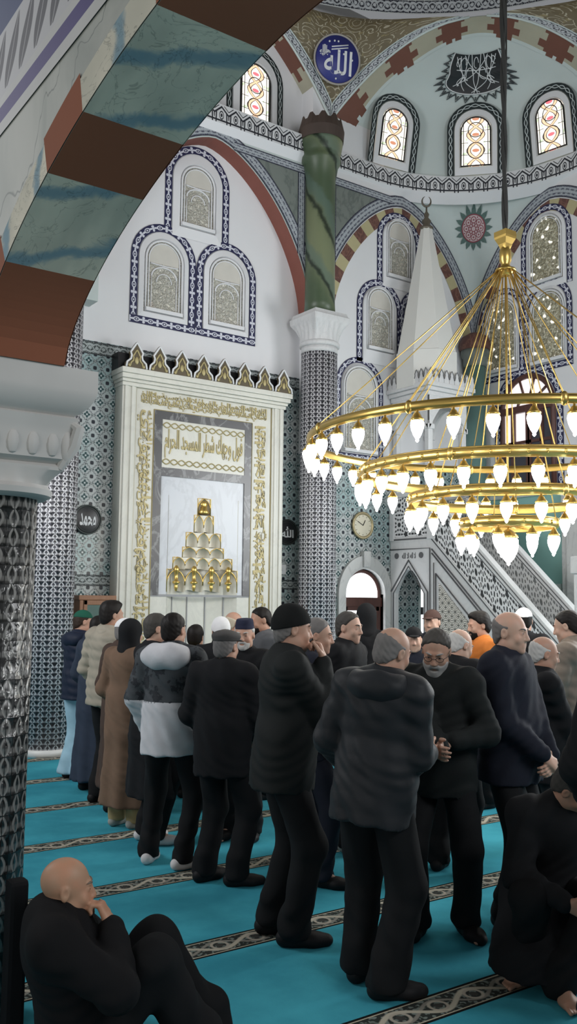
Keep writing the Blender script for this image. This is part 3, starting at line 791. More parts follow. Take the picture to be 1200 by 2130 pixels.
# tall wooden window with a fanlight on the right wall
WN[0] += 1
w = thing('window_%d' % WN[0], 'tall brown wooden window with a fanlight on the right wall behind the chandelier', 'window', (RW, 9.56, 3.6), kind='structure')
mp = on_right(9.56); hw = 0.53
m = MB(); m.strip([mp(a, b, 0.008) for a, b in outl(hw+0.03, 3.6, 5.50)], [mp(a, b, 0.008) for a, b in outl(hw+0.16, 3.6, 5.63)]); obj('border', m, M_BLUE, w)
Q = outl(hw, 3.6, 5.46); m = MB(); m.poly([mp(a, b, 0.006) for a, b in Q]); obj('glass', m, M_DAYP, w)
m = MB(); m.tube([mp(a, b, 0.02) for a, b in outl(hw-0.02, 3.6, 5.44)], 0.045, 6)
m.box(-hw, hw, 0.0, 0.06, 4.86, 4.97, fn=lambda x, y, z: mp(x, z, y)); m.tube([mp(0.19*math.cos(PI*i/12), 4.95+0.17*math.sin(PI*i/12), 0.02) for i in range(13)], 0.025, 6)
for a in (36, 72, 108, 144): m.tube([mp(0.19*math.cos(math.radians(a)), 4.95+0.17*math.sin(math.radians(a)), 0.02), mp(0.5*math.cos(math.radians(a)), 4.93+0.5*math.sin(math.radians(a)), 0.02)], 0.022, 6)
for x in (-0.28, 0.02, 0.06, 0.30): m.box(x-0.035, x+0.035, 0, 0.05, 3.6, 4.9, fn=lambda x_, y, z: mp(x_, z, y))
for z in (4.15, 4.35): m.box(-hw, hw, 0.0, 0.05, z, z+0.05, fn=lambda x, y, z_: mp(x, z_, y))
obj('frame', m, M_WOOD, w)
m = MB(); m.box(0.05, hw, 0.01, 0.03, 3.6, 4.9, fn=lambda x, y, z: mp(x, z, y)); m.box(-hw, hw, 0.01, 0.035, 3.6, 4.16, fn=lambda x, y, z: mp(x, z, y)); obj('shutter', m, plain('dark_slate_shutter', (0.05, 0.05, 0.065), 0.5), w)

# arched door in the bay wall
d = thing('door_1', 'white-framed arched doorway with a red-brown glazed double door under the clock', 'door', (dcx, QW, 0), kind='structure')
O = [(dcx+(dhw+0.15)*math.cos(PI-PI*i/24), 2.0+0.62*math.sin(PI*i/24)*(1 if True else 1)) for i in range(25)]
m = MB(); Oz = [(DX0-0.14, 0)]+[(dcx+(dhw+0.14)*math.cos(PI-PI*i/24), DS+(DT-DS+0.20)*math.sin(PI*i/24)) for i in range(25)]+[(DX1+0.14, 0)]
Iz = [(DX0, 0)]+ap+[(DX1, 0)]
m.strip([(x, QW-0.05, z) for x, z in Iz], [(x, QW-0.05, z) for x, z in Oz], flip=True); m.strip([(x, QW-0.05, z) for x, z in Oz], [(x, QW, z) for x, z in Oz], flip=True); m.strip([(x, QW+0.25, z) for x, z in Iz], [(x, QW-0.05, z) for x, z in Iz], flip=True)
m.bevbox(dcx-0.07, dcx+0.07, QW-0.09, QW, DT+0.03, DT+0.27, 0.015)
obj('surround', m, M_MARBLE, d)
m = MB(); m.tube([(x, QW+0.07, z) for x, z in [(DX0+0.03, 0)]+[(dcx+(dhw-0.03)*math.cos(PI-PI*i/24), DS+(DT-DS-0.03)*math.sin(PI*i/24)) for i in range(25)]+[(DX1-0.03, 0)]], 0.034, 6)
m.box(DX0, DX1, QW+0.03, QW+0.11, 1.74, 1.88)
obj('frame', m, M_WOOD, d)
for sx, nm in ((-1, 'door_leaf'), (1, 'door_leaf')):
    x0, x1 = (DX0+0.03, dcx-0.004) if sx < 0 else (dcx+0.004, DX1-0.03)
    m = MB(); m.box(x0, x0+0.07, QW+0.045, QW+0.095, 0.02, 1.74); m.box(x1-0.07, x1, QW+0.045, QW+0.095, 0.02, 1.74); m.box(x0, x1, QW+0.045, QW+0.095, 0.02, 0.5); m.box(x0, x1, QW+0.045, QW+0.095, 1.68, 1.74)
    lf = obj('door_leaf', m, M_WOOD, d)
    m = MB(); m.box(x0+0.07, x1-0.07, QW+0.065, QW+0.075, 0.5, 1.68); obj('glass', m, M_DAY, lf)
m = MB(); m.poly([(x, QW+0.07, z) for x, z in [(DX0, 1.88)]+ap+[(DX1, 1.88)]]); obj('fanlight', m, M_DAY, d)
# narrow bright window seen through the minbar passage
WN[0] += 1
w = thing('window_%d' % WN[0], 'narrow bright window seen through the minbar passage arch', 'window', (10.19, QW, 1.2), kind='structure')
m = MB(); m.box(10.105, 10.27, QW-0.02, QW-0.012, 1.0, 2.05); obj('glass', m, M_DAY, w)
m = MB(); m.box(10.08, 10.105, QW-0.03, QW, 0.96, 2.1); m.box(10.27, 10.30, QW-0.03, QW, 0.96, 2.1); m.box(10.08, 10.30, QW-0.03, QW, 2.05, 2.1); m.box(10.1, 10.28, QW-0.04, QW, 1.62, 1.74, mi=1); obj('frame', m, [M_WALLB, M_BLACK], w)
# ================================================================== LETTERING (Arabic presentation forms, drawn right to left)
_FORM = {}
DENSE = [False]
for cp in list(range(0xFE70, 0xFEFD)):
    dd = unicodedata.decomposition(chr(cp)).split()
    if len(dd) == 2: _FORM.setdefault((dd[0].strip('<>'), chr(int(dd[1], 16))), chr(cp))
_NOJOIN = set('اأإآدذرزوةءى')
def shape_arabic(s):
    out = []; s = s.replace('لا', '\u0001')
    n = len(s)
    def joins(c): return c not in _NOJOIN and c != '\u0001' and c != ' '
    for i, c in enumerate(s):
        if c == ' ': out.append(' '); continue
        prv = i > 0 and s[i-1] != ' ' and joins(s[i-1]); nxt = i < n-1 and s[i+1] != ' ' and s[i+1] != 'ء' and joins(c)
        if c == '\u0001': out.append('\uFEFC' if prv else '\uFEFB'); continue
        kind = 'medial' if prv and nxt else 'final' if prv else 'initial' if nxt else 'isolated'
        out.append(_FORM.get((kind, c), _FORM.get(('isolated', c), c)))
    return ''.join(reversed(out)) if not DENSE[0] else ''.join(reversed(out)).replace(' ', '')
def text_mb(s, w, h, mp, depth=0.006, arabic=True, bold=0.0, keep=False):
    # letters filling a w x h rectangle centred on the origin of mp(a, b, c)
    cu = bpy.data.curves.new('t', 'FONT'); cu.body = shape_arabic(s) if arabic else s; cu.size = 1; cu.extrude = 0.5; cu.offset = bold; cu.resolution_u = 3
    o = bpy.data.objects.new('t', cu); COL.objects.link(o)
    me = bpy.data.meshes.new_from_object(o.evaluated_get(bpy.context.evaluated_depsgraph_get()))
    bpy.data.objects.remove(o); bpy.data.curves.remove(cu)
    co = [v.co.copy() for v in me.vertices]; x0 = min(c.x for c in co); x1 = max(c.x for c in co); y0 = min(c.y for c in co); y1 = max(c.y for c in co)
    sx, sy = w/(x1-x0), h/(y1-y0)
    if keep: sx = sy = min(sx, sy)
    mb = MB()
    mb.add([mp((c.x-(x0+x1)/2)*sx, (c.y-(y0+y1)/2)*sy, (c.z+0.5)*depth) for c in co], [tuple(p.vertices) for p in me.polygons])
    bpy.data.meshes.remove(me); return mb

# ================================================================== COLUMNS
def square_bell(mb, cx, cy, rows, seg=32, flute=0.0, nf=24):
    # rows: (half-size, z, squareness 0..1); circle blends to square
    vs = []; n = seg*4
    for a, z, q in rows:
        for k in range(n):
            t = 2*PI*k/n; c, s = math.cos(t), math.sin(t); e = 1/max(abs(c), abs(s)); r = a*((1-q)+q*e)
            if flute and 0.02 < q < 0.98: r *= 1+flute*math.sin(nf*t)
            vs.append((cx+r*c, cy+r*s, z))
    fs = [(i*n+k, i*n+(k+1) % n, (i+1)*n+(k+1) % n, (i+1)*n+k) for i in range(len(rows)-1) for k in range(n)]
    fs += [tuple(reversed(range(n))), tuple((len(rows)-1)*n+k for k in range(n))]
    return mb.add(vs, fs, smooth=False)
def tiled_column(cx, cy, label, upper_part=True):
    t = thing('tiled_column', label, 'column', (cx, cy, 0), group=None)
    m = MB(); m.lathe([(0.30, 0), (0.30, 0.06), (0.285, 0.075), (0.272, 0.08)], (cx, cy, 0), 40); obj('base', m, M_SKIRT, t)
    m = MB(); m.lathe([(0.268, 0.07), (0.268, 5.44)], (cx, cy, 0), 64); obj('shaft', m, M_CTILE, t)
    m = MB(); m.lathe([(0.272, 5.44), (0.272, 5.53)], (cx, cy, 0), 48); m.lathe([(0.275, 5.53), (0.30, 5.545), (0.30, 5.59), (0.28, 5.61)], (cx, cy, 0), 48)
    o = obj('collar', m, [M_CAPITAL], t)
    m = MB(); square_bell(m, cx, cy, [(0.275, 5.60, 0), (0.272, 5.64, 0.1), (0.272, 5.72, 0.35), (0.285, 5.80, 0.6), (0.30, 5.86, 0.9), (0.305, 5.88, 1.0), (0.315, 5.90, 1.0), (0.32, 5.97, 1.0), (0.30, 5.99, 1.0), (0.285, 6.04, 1.0)], flute=0.025, nf=20)
    obj('capital', m, M_CAPITAL, t, sharp=30)
    if upper_part:
        m = MB(); m.lathe([(0.235, 6.04), (0.225, 6.2), (0.218, 7.4), (0.222, 8.1), (0.26, 8.32), (0.295, 8.38), (0.30, 8.44), (0.285, 8.47), (0.30, 8.52), (0.325, 8.66), (0.33, 8.74)], (cx, cy, 0), 48)
        obj('upper_shaft', m, M_GREEN, t)
        m = MB(); ns = 40
        vs = []; fs = []
        for r_, z0, q in ((0.335, 8.70, 0), (0.35, 8.86, 0), (0.30, 9.0, 1)):
            for k in range(ns): a = 2*PI*k/ns; jag = (0.07 if (k//2) % 2 else 0.0) if q else 0; vs.append((cx+r_*math.cos(a), cy+r_*math.sin(a), z0+jag))
        fs = [(i*ns+k, i*ns+(k+1) % ns, (i+1)*ns+(k+1) % ns, (i+1)*ns+k) for i in range(2) for k in range(ns)]
        m.add(vs, fs); obj('impost', m, M_UMBER, t)
    return t
M_UMBER = plain('dark_umber_impost_paint', (0.060, 0.040, 0.032), 0.7, 0.2, 5)
tiled_column(7.96, 10.58, 'grey and purple tiled column with white capital right of the mihrab, green marble shaft above')
tiled_column(3.99, 10.58, 'grey and purple tiled column left of the mihrab behind the foreground pillar')
# painted column in the corner of the bay
t = thing('corner_column', 'teal painted engaged column in the corner behind the minbar', 'column', (11.17, 10.5, 0))
m = MB(); m.lathe([(0.17, 0.0), (0.17, 5.75)], (11.17, 10.5, 0), 24); obj('shaft', m, plain('dark_teal_column_paint', (0.12, 0.22, 0.20), 0.6), t)
m = MB(); m.lathe([(0.18, 5.74), (0.20, 5.78), (0.20, 5.88), (0.23, 5.92), (0.24, 6.02)], (11.17, 10.5, 0), 24); obj('capital', m, M_SPAN, t)
m = MB(); m.lathe([(0.25, 6.02), (0.27, 6.10), (0.23, 6.24), (0.10, 6.32)], (11.17, 10.5, 0), 24); obj('impost', m, M_VDARK, t)

# ---- foreground pillar with its stone capital and the painted arch above
PX, PY = 1.275, 4.17
t = thing('tiled_pillar', 'dark relief-tiled pillar with a plain stone capital at the left edge, nearest the camera', 'pillar', (PX, PY, 0))
m = MB(); m.lathe([(0.205, 0.0), (0.205, 2.30)], (PX, PY, 0), 12); obj('shaft', m, M_CTILE2, t)
m = MB(); square_bell(m, PX, PY, [(0.235, 2.285, 0), (0.262, 2.30, 0), (0.268, 2.325, 0), (0.24, 2.345, 0.2), (0.235, 2.37, 0.5), (0.243, 2.41, 1.0), (0.245, 2.425, 1.0), (0.225, 2.44, 1.0), (0.262, 2.46, 1), (0.268, 2.57, 1), (0.276, 2.60, 1), (0.29, 2.645, 1), (0.272, 2.655, 1), (0.30, 2.675, 1), (0.325, 2.70, 1), (0.345, 2.74, 1), (0.35, 2.765, 1), (0.35, 2.86, 1)], flute=0.02, nf=16)
for sx in (-1, 1):
    for sy in (-1, 1):
        m.sphere((PX+sx*0.25, PY+sy*0.25, 2.52), (0.035, 0.035, 0.085), 12, 8)
        m.tube([(PX+sx*0.23, PY+sy*0.23, 2.42), (PX+sx*0.275, PY+sy*0.275, 2.52), (PX+sx*0.29, PY+sy*0.29, 2.60), (PX+sx*0.26, PY+sy*0.26, 2.63)], [0.02, 0.03, 0.028, 0.015], 8)
for k in range(5):
    for s in (-1, 1):
        o_ = -0.18+0.09*k
        m.sphere((PX+o_, PY+s*0.262, 2.52), (0.030, 0.022, 0.055), 10, 6); m.sphere((PX+s*0.262, PY+o_, 2.52), (0.022, 0.030, 0.055), 10, 6)
obj('capital', m, M_GREYWHITE, t, sharp=30)

AX0, AX1, AC, AH = 1.09, 1.46, 2.05, 1.76
ARC = prof(AC, AH, 2.86, 0.675, n=120, p=1.7, e=0.62)          # (y, z)
def arc_at(y): 
    tt = min(1, abs((y-AC)/AH)); return 2.86+0.675*(1-tt**1.7)**0.62
cuts = [0.29, 0.56, 1.03, 1.345, 1.87, 2.23, 2.755, 3.07, 3.51, 3.811]
m = MB()
for i in range(len(cuts)-1):
    ya, yb = cuts[i], cuts[i+1]; n = 10; mi = 0 if i % 2 == 0 else 1
    ys = [ya+(yb-ya)*k/n for k in range(n+1)]
    def off(y, d):
        e = 1e-3; dz = (arc_at(y+e)-arc_at(y-e))/(2*e); L = math.hypot(1, dz); return (y-dz/L*d, arc_at(y)+1/L*d)
    m.strip([(AX0, y, arc_at(y)) for y in ys], [(AX1, y, arc_at(y)) for y in ys], mi=mi, flip=True)
    for X, s in ((AX0-0.004, 1), (AX1+0.004, -1)):
        dd = 0.155 if mi == 0 else 0.13
        m.strip([(X, y, arc_at(y)) for y in ys], [(X,)+off(y, dd) for y in ys], mi=mi)
struct('wall_left_arch', m, [M_VBROWN, M_VBLUE], recalc=False)
m = MB()
for X in (AX0, AX1):
    m.strip([(X, y, z) for y, z in ARC], [(X, y, 4.9) for y, z in ARC])
    m.add([(X, 3.81, 2.86), (X, 4.53, 2.86), (X, 4.53, 4.9), (X, 3.81, 4.9)], [(0, 1, 2, 3)])
    m.add([(X, -0.4, 2.86), (X, 0.29, 2.86), (X, 0.29, 4.9), (X, -0.4, 4.9)], [(0, 1, 2, 3)])
m.add([(AX0, 3.81, 2.862), (AX1, 3.81, 2.862), (AX1, 4.53, 2.862), (AX0, 4.53, 2.862)], [(0, 1, 2, 3)])
m.add([(AX0, 4.53, 2.862), (AX1, 4.53, 2.862), (AX1, 4.53, 4.9), (AX0, 4.53, 4.9)], [(0, 1, 2, 3)])
m.add([(AX0, -0.4, 4.9), (AX1, -0.4, 4.9), (AX1, 4.53, 4.9), (AX0, 4.53, 4.9)], [(0, 1, 2, 3)])
def drape_fn(T):
    x, y, z = T.ob(); n = T.noise(T.vec(x, y*1.0, z*0.8), 1.6, 4, 0.6, 0.8); l = ((y*1.2+z*2.2+n*1.6)*4.2).sin(); v = (l-0.55).abs().ss(0.07, 0.0)
    c = T.mix(n.ss(0.35, 0.65), (0.27, 0.29, 0.26), (0.40, 0.41, 0.37)); return (T.mix(v*0.75, c, (0.09, 0.11, 0.10)), n)
struct('wall_left', m, mat('grey_green_draped_faux_marble', drape_fn, 0.6))
def leafband_fn(T):
    u, v = T.uv(); k = (u/0.17+v*0.85).frac()-0.5; w = (v*PI).sin()*0.40*(1.15-v*0.6)
    leaf = (k.abs()-w).ss(0.03, -0.02); rib = (k.abs()).lt(0.03); m_ = leaf*(1.0-rib*0.6)*(v-0.5).abs().lt(0.44)
    return (T.mix(m_, (0.44, 0.44, 0.45), (0.075, 0.075, 0.085)), m_)
m = MB(); X = AX0-0.006
m.strip([(X, -0.4, 3.90), (X, 4.5, 3.90)], [(X, -0.4, 4.20), (X, 4.5, 4.20)]); struct('trim_30', m, mat('white_band_of_dark_leaves', leafband_fn, 0.6))
m = MB(); m.strip([(X, -0.4, 3.79), (X, 4.5, 3.79)], [(X, -0.4, 3.86), (X, 4.5, 3.86)]); struct('trim_31', m, plain('violet_line_paint', (0.045, 0.030, 0.15), 0.6))
m = MB(); m.strip([(X, -0.4, 3.735), (X, 4.5, 3.735)], [(X, -0.4, 3.79), (X, 4.5, 3.79)]); m.strip([(X, -0.4, 3.86), (X, 4.5, 3.86)], [(X, -0.4, 3.90), (X, 4.5, 3.90)]); struct('trim_32', m, plain('greyed_white_paint', (0.46, 0.46, 0.45), 0.6))
m = MB(); m.strip([(X, -0.4, 4.20), (X, 4.5, 4.20)], [(X, -0.4, 4.75), (X, 4.5, 4.75)]); struct('trim_33', m, plain('deep_blue_paint', (0.025, 0.045, 0.13), 0.6))

# ================================================================== MIHRAB
MY = 10.80
mih = thing('mihrab', 'tall cream marble prayer niche with gilded lettering and palmette crest', 'mihrab', (6.19, MY, 0))
m = MB()
for x0, x1, y, z1 in ((4.92, 5.12, MY-0.03, 4.62), (7.27, 7.47, MY-0.03, 4.62)):
    m.bevbox(x0, x1, y, MW, 0, z1, 0.012); m.bevbox(x0+0.03, x0+0.075, y-0.02, y+0.02, 0.1, z1-0.02, 0.008); m.bevbox(x1-0.075, x1-0.03, y-0.02, y+0.02, 0.1, z1-0.02, 0.008)
m.box(5.12, 5.40, MY, MW, 0, 4.60); m.box(6.93, 7.27, MY, MW, 0, 4.60); m.box(5.40, 6.93, MY, MW, 4.32, 4.60)
obj('surround', m, M_MIHRAB, mih)
m = MB()
for d, z0, z1 in ((0.03, 4.58, 4.63), (0.06, 4.63, 4.67), (0.10, 4.67, 4.73), (0.13, 4.73, 4.80)): m.bevbox(4.92-d*0.5, 7.47+d*0.5, MY-0.03-d, MW, z0, z1, 0.008)
obj('cornice', m, M_MIHRAB, mih)
# crest of palmettes
def palm_out(w, h): return [(-w*0.5, 0), (-w*0.46, h*0.20), (-w*0.28, h*0.34), (-w*0.25, h*0.48), (-w*0.30, h*0.60), (-w*0.17, h*0.78), (-w*0.06, h*0.93), (0, h), (w*0.06, h*0.93), (w*0.17, h*0.78), (w*0.30, h*0.60), (w*0.25, h*0.48), (w*0.28, h*0.34), (w*0.46, h*0.20), (w*0.5, 0)]
cw = 2.66/8.0
M_CRESTBG = plain('bronze_brown_crest_ground', (0.10, 0.075, 0.04), 0.5, 0.2, 9)
m = MB(); m.box(4.86, 7.54, MY+0.0, MW, 4.80, 5.02); obj('crest_shadow_box', m, M_BLACK, mih)  # black box added to stand for the shadowed zone behind the palmettes
for k in range(8):
    x = 4.89+cw*(k+0.5); P = palm_out(cw*0.94, 0.35); yb = MY-0.14
    m = MB(); m.prism([(x+a, yb, 4.80+b) for a, b in P], (0, 0.05, 0)); c = obj('crest_palmette', m, M_CRESTBG, mih)
    m = MB(); m.tube([(x+a*0.93, yb-0.004, 4.80+b*0.95+0.006) for a, b in P], 0.013, 6); obj('rim', m, M_LWHITE, c)
    m = MB(); m.tube([(x+a*0.55, yb-0.004, 4.825+b*0.62) for a, b in P], 0.011, 6); m.sphere((x, yb-0.004, 4.90), (0.03, 0.012, 0.05), 10, 6)
    for s in (-1, 1): m.sphere((x+s*cw*0.30, yb-0.004, 4.83), (0.022, 0.012, 0.022), 8, 6)
    obj('inlay', m, M_GILT, c)
# dark frame and panel
m = MB()
m.box(5.40, 5.52, MY-0.012, MW, 1.87, 4.32); m.box(6.82, 6.93, MY-0.012, MW, 1.87, 4.32); m.box(5.52, 6.82, MY-0.012, MW, 4.21, 4.32); m.box(5.52, 6.82, MY-0.012, MW, 3.45, 3.565)
obj('dark_frame', m, M_DMARBLE, mih)
m = MB(); m.box(5.52, 6.82, MY-0.004, MY+0.04, 3.565, 4.21); obj('inscription_panel', m, M_MIHRAB, mih)
fmh = lambda cx, cz: (lambda a, b, c: (cx+a, MY-0.004-c, cz+b))
m = text_mb('فول وجهك شطر المسجد الحرام', 1.22, 0.40, fmh(6.17, 3.89), 0.012, bold=0.012); obj('inscription', m, M_GILT, mih)
m = MB()
for zc in (4.135, 3.645):
    for ph in (0, PI): m.tube([(5.53+1.28*i/80, MY-0.008, zc+0.035*math.sin(i/80*2*PI*5.5+ph)) for i in range(81)], 0.008, 5)
obj('twist_border', m, M_GILT, mih)
# lettered bands: up the right side, across the top, down the left side
V1 = 'الله لا اله الا هو الحي القيوم لا تاخذه سنة ولا نوم'; V2 = 'له ما في السماوات وما في الارض من ذا الذي يشفع عنده الا باذنه'; V3 = 'يعلم ما بين ايديهم وما خلفهم ولا يحيطون بشيء من علمه'
def ribbon(name, s1, s2, L, mp, hh):
    m = text_mb(s1[:len(s1)*2//3].strip(), L, hh*0.88, lambda a, b, c: mp(a, b, c), 0.010, bold=0.004)
    k = text_mb(s2, L, hh*0.46, lambda a, b, c: mp(a, b+hh*0.20, c), 0.012, bold=0.006); m.add(k.v, k.f)
    k = text_mb(s1, L, hh*0.46, lambda a, b, c: mp(a, b-hh*0.20, c), 0.012, bold=0.006); m.add(k.v, k.f)
    o = obj(name, m, M_GILT, mih); return o
MFY = MY-0.002; DENSE[0] = True
ribbon('lettering_band', V2, V1, 1.98, lambda a, b, c: (6.19+a, MFY-c, 4.455+b), 0.235)
ribbon('lettering_band', V1, V3, 3.9, lambda a, b, c: (7.10-b, MFY-c, 2.35+a), 0.25)      # right side, reads upwards
ribbon('lettering_band', V3, V2, 3.9, lambda a, b, c: (5.265+b, MFY-c, 2.35-a), 0.25)     # left side, reads downwards
DENSE[0] = False
m = MB()
for x in (5.125, 5.395, 6.94, 7.265): m.tube([(x, MFY-0.004, 0.1), (x, MFY-0.004, 4.59 if x in (5.125, 7.265) else 4.325)], 0.007, 5)
for z, a, b in ((4.325, 5.39, 6.94), (4.585, 5.125, 7.265)): m.tube([(a, MFY-0.004, z), (b, MFY-0.004, z)], 0.007, 5)
obj('gilt_line', m, M_GILT, mih)
# niche: flat marble back above, stepped hood, recess with upright panels below
steps = [(0.10, 3.19), (0.15, 2.96), (0.27, 2.72), (0.32, 2.52), (0.46, 2.38), (0.545, 2.22)]      # half-width, top of each tier
NXC = 6.19
m = MB()
zl = 1.88
out = [(5.52, 3.45), (6.82, 3.45), (6.82, zl), (NXC+0.545, zl)]
for i in range(len(steps)-1, -1, -1):
    hw_, zt_ = steps[i]; out += [(NXC+hw_, out[-1][1]), (NXC+hw_, zt_)] if out[-1][0] != NXC+hw_ else [(NXC+hw_, zt_)]
lft = [(2*NXC-x, z) for x, z in reversed(out[3:])]
out = out+lft+[(5.52, zl)]
bm = bmesh.new(); vv = [bm.verts.new((x, MY+0.005, z)) for x, z in out]; f = bm.faces.new(vv); ge = bmesh.ops.extrude_face_region(bm, geom=[f]); bmesh.ops.translate(bm, verts=[g for g in ge['geom'] if isinstance(g, bmesh.types.BMVert)], vec=(0, 0.05, 0)); bmesh.ops.triangulate(bm, faces=bm.faces[:]); bmesh.ops.recalc_face_normals(bm, faces=bm.faces[:])
bm.verts.index_update(); mm = MB(); mm.add([tuple(v.co) for v in bm.verts], [tuple(v.index for v in f.verts) for f in bm.faces]); bm.free()
obj('niche_front', mm, M_NICHE, mih)
m = MB(); ang = [(-0.545, 0.0), (-0.40, 0.13), (-0.14, 0.185), (0.14, 0.185), (0.40, 0.13), (0.545, 0.0)]
for i in range(5): m.strip([(NXC+ang[i][0], MY+ang[i][1], 0), (NXC+ang[i+1][0], MY+ang[i+1][1], 0)], [(NXC+ang[i][0], MY+ang[i][1], 3.2), (NXC+ang[i+1][0], MY+ang[i+1][1], 3.2)])
m.box(5.40, NXC-0.545, MY+0.002, MW, 0, 1.88); m.box(NXC+0.545, 6.93, MY+0.002, MW, 0, 1.88)
obj('niche_recess', m, M_MIHRAB, mih)
m = MB()
for x, y in [(NXC+a, MY+b-0.004) for a, b in ang[1:-1]]: m.box(x-0.006, x+0.006, y-0.01, y+0.01, 0, 1.86)
m.box(5.40, 6.93, MY-0.006, MY+0.01, 1.855, 1.885)
obj('panel_joint', m, plain('grey_joint', (0.33, 0.33, 0.34), 0.6), mih)
M_MUQ = plain('ivory_muqarnas_plaster', (0.78, 0.75, 0.65), 0.5, 0.06, 6)
ncell = [1, 2, 3, 3, 5, 4]; bot = [2.96, 2.72, 2.52, 2.38, 2.22, 1.92]
for i, ((hw_, zt_), nb, zb) in enumerate(zip(steps, ncell, bot)):
    m = MB(); g = MB(); wc = 2*hw_/nb; dep = 0.02+0.022*i
    for k in range(nb):
        x = NXC-hw_+wc*(k+0.5); n = 8; H = zt_-zb
        # a concave cell: half cup leaning forward, pointed arch in front
        half_ = [(-wc/2, 0.0), (-wc/2, H*0.30), (-wc*0.49, H*0.48), (-wc*0.42, H*0.66), (-wc*0.30, H*0.82), (-wc*0.15, H*0.93)]
        fr = half_+[(0, H)]+[(-a_, b_) for a_, b_ in reversed(half_)]
        yf = MY+0.012; dp = min(0.14, wc*0.55); nf = len(fr); V = []
        for r_ in range(6):
            q = PI/2*r_/5; sc_ = math.cos(q*0.92); V += [(x+a_*sc_, yf+dp*math.sin(q), zb+H*0.10*(1-sc_)+b_*sc_) for a_, b_ in fr]
        m.add(V, [(r_*nf+j, r_*nf+j+1, (r_+1)*nf+j+1, (r_+1)*nf+j) for r_ in range(5) for j in range(nf-1)]+[tuple(5*nf+j for j in range(nf))], smooth=True)
        if i < 5:
            for s in (-1, 1): m.add([(x+s*wc/2, yf, zt_), (x, yf, zt_)]+[(x+s*abs(a_), yf, zb+b_) for a_, b_ in reversed(fr[1:7])], [tuple(range(8))])
        g.tube([(x+a, yf-0.006, zb+b) for a, b in fr[1:-1]], 0.006 if i < 5 else 0.008, 5)
    o = obj('muqarnas_tier', m, M_MUQ, mih)
    for s in (-1, 1): g.tube([(NXC+s*hw_, MY+0.004, zb), (NXC+s*hw_, MY+0.004, zt_), (NXC+s*(hw_-0.08 if i else 0), MY+0.004, zt_)], 0.007, 5)
    obj('gilt_rib', g, M_GOLD, o)
m = MB()
for k in range(4):
    x = NXC-0.545+2*0.545/4*(k+0.5) if True else 0
    x = NXC-0.40+0.27*k
    m.lathe([(0.012, 0), (0.022, 0.03), (0.028, 0.07), (0.018, 0.09), (0.05, 0.105), (0.05, 0.125), (0.026, 0.14), (0.026, 0.24), (0.045, 0.27), (0.035, 0.31), (0.014, 0.34)], (x, MY+0.015, 1.93), 14)
obj('gilt_pendant', m, M_GOLD, mih)
m = MB(); m.sphere((NXC, MY+0.01, 3.11), (0.055, 0.025, 0.05), 12, 8); m.lathe([(0.070, 0), (0.085, 0.02), (0.05, 0.06), (0.045, 0.10)], (NXC, MY+0.02, 2.98), 12); obj('gilt_boss', m, M_GOLD, mih)

# ================================================================== MINBAR
NX0, NX1 = 9.47, 10.30
M_MIN = mat('pale_grey_minbar_marble', marble_fn((0.68, 0.68, 0.68), (0.48, 0.48, 0.49), 3, 0.25), 0.4)
M_LINE = plain('dark_carved_line', (0.10, 0.10, 0.105), 0.6)
def lattice_fn(cell, kk=1.0):
    def f(T):
        u, v = T.uv(); x = (u/cell).frac()-0.5; y = (v/cell).frac()-0.5
        r = (x*x+y*y).sqrt(); th = y.atan2(x)
        star = r-((th*5).cos()*0.03+0.115*kk)
        x2 = 0.5-x.abs(); y2 = 0.5-y.abs(); rc = (x2*x2+y2*y2).sqrt(); hole2 = (rc-0.10*kk).ss(0.01, -0.02)
        seg = ((th*5).sin()).abs().lt(0.66)*((r-0.29).abs().lt(0.060*kk)); seg2 = ((th*6).sin().abs().lt(0.60))*((r-0.47).abs().lt(0.050*kk))
        hole = star.ss(0.01, -0.02).max(seg).max(seg2).max(hole2)
        return hole
    return f
def lat_mat(name, cell, hole, solid, kk=1.0):
    def f(T): h = lattice_fn(cell, kk)(T); return (T.mix(h, solid, hole), 1.0-h)
    return mat(name, f, 0.5, bump=0.8, bdist=0.03)
M_LAT = lat_mat('pierced_geometric_marble_screen', 0.30, (0.035, 0.037, 0.040), (0.72, 0.715, 0.72), 1.2)
M_LAT2 = lat_mat('fine_lattice_beige_panel', 0.125, (0.13, 0.125, 0.11), (0.72, 0.69, 0.62), 1.6)
M_LAT3 = lat_mat('pierced_screen_painted_backlight', 0.30, (0.16, 0.165, 0.165), (0.62, 0.62, 0.62))  # light coming through the far screen is put in as a paler hole colour
mnb = thing('minbar', 'grey marble pulpit with pierced stair parapets and tall white spire beside the arched door', 'minbar', (NX0, 9.3, 0))
E0, E1, EZ = 10.70, 9.80, 2.75            # landing wall: far end, near end (Y), height
y_end = 7.15; slope = (2.75-1.11)/(9.80-8.00)
def zs(y): return 2.75-(9.80-y)*slope      # lower rail line
yb0 = 9.80-2.75/slope                      # where that line meets the floor
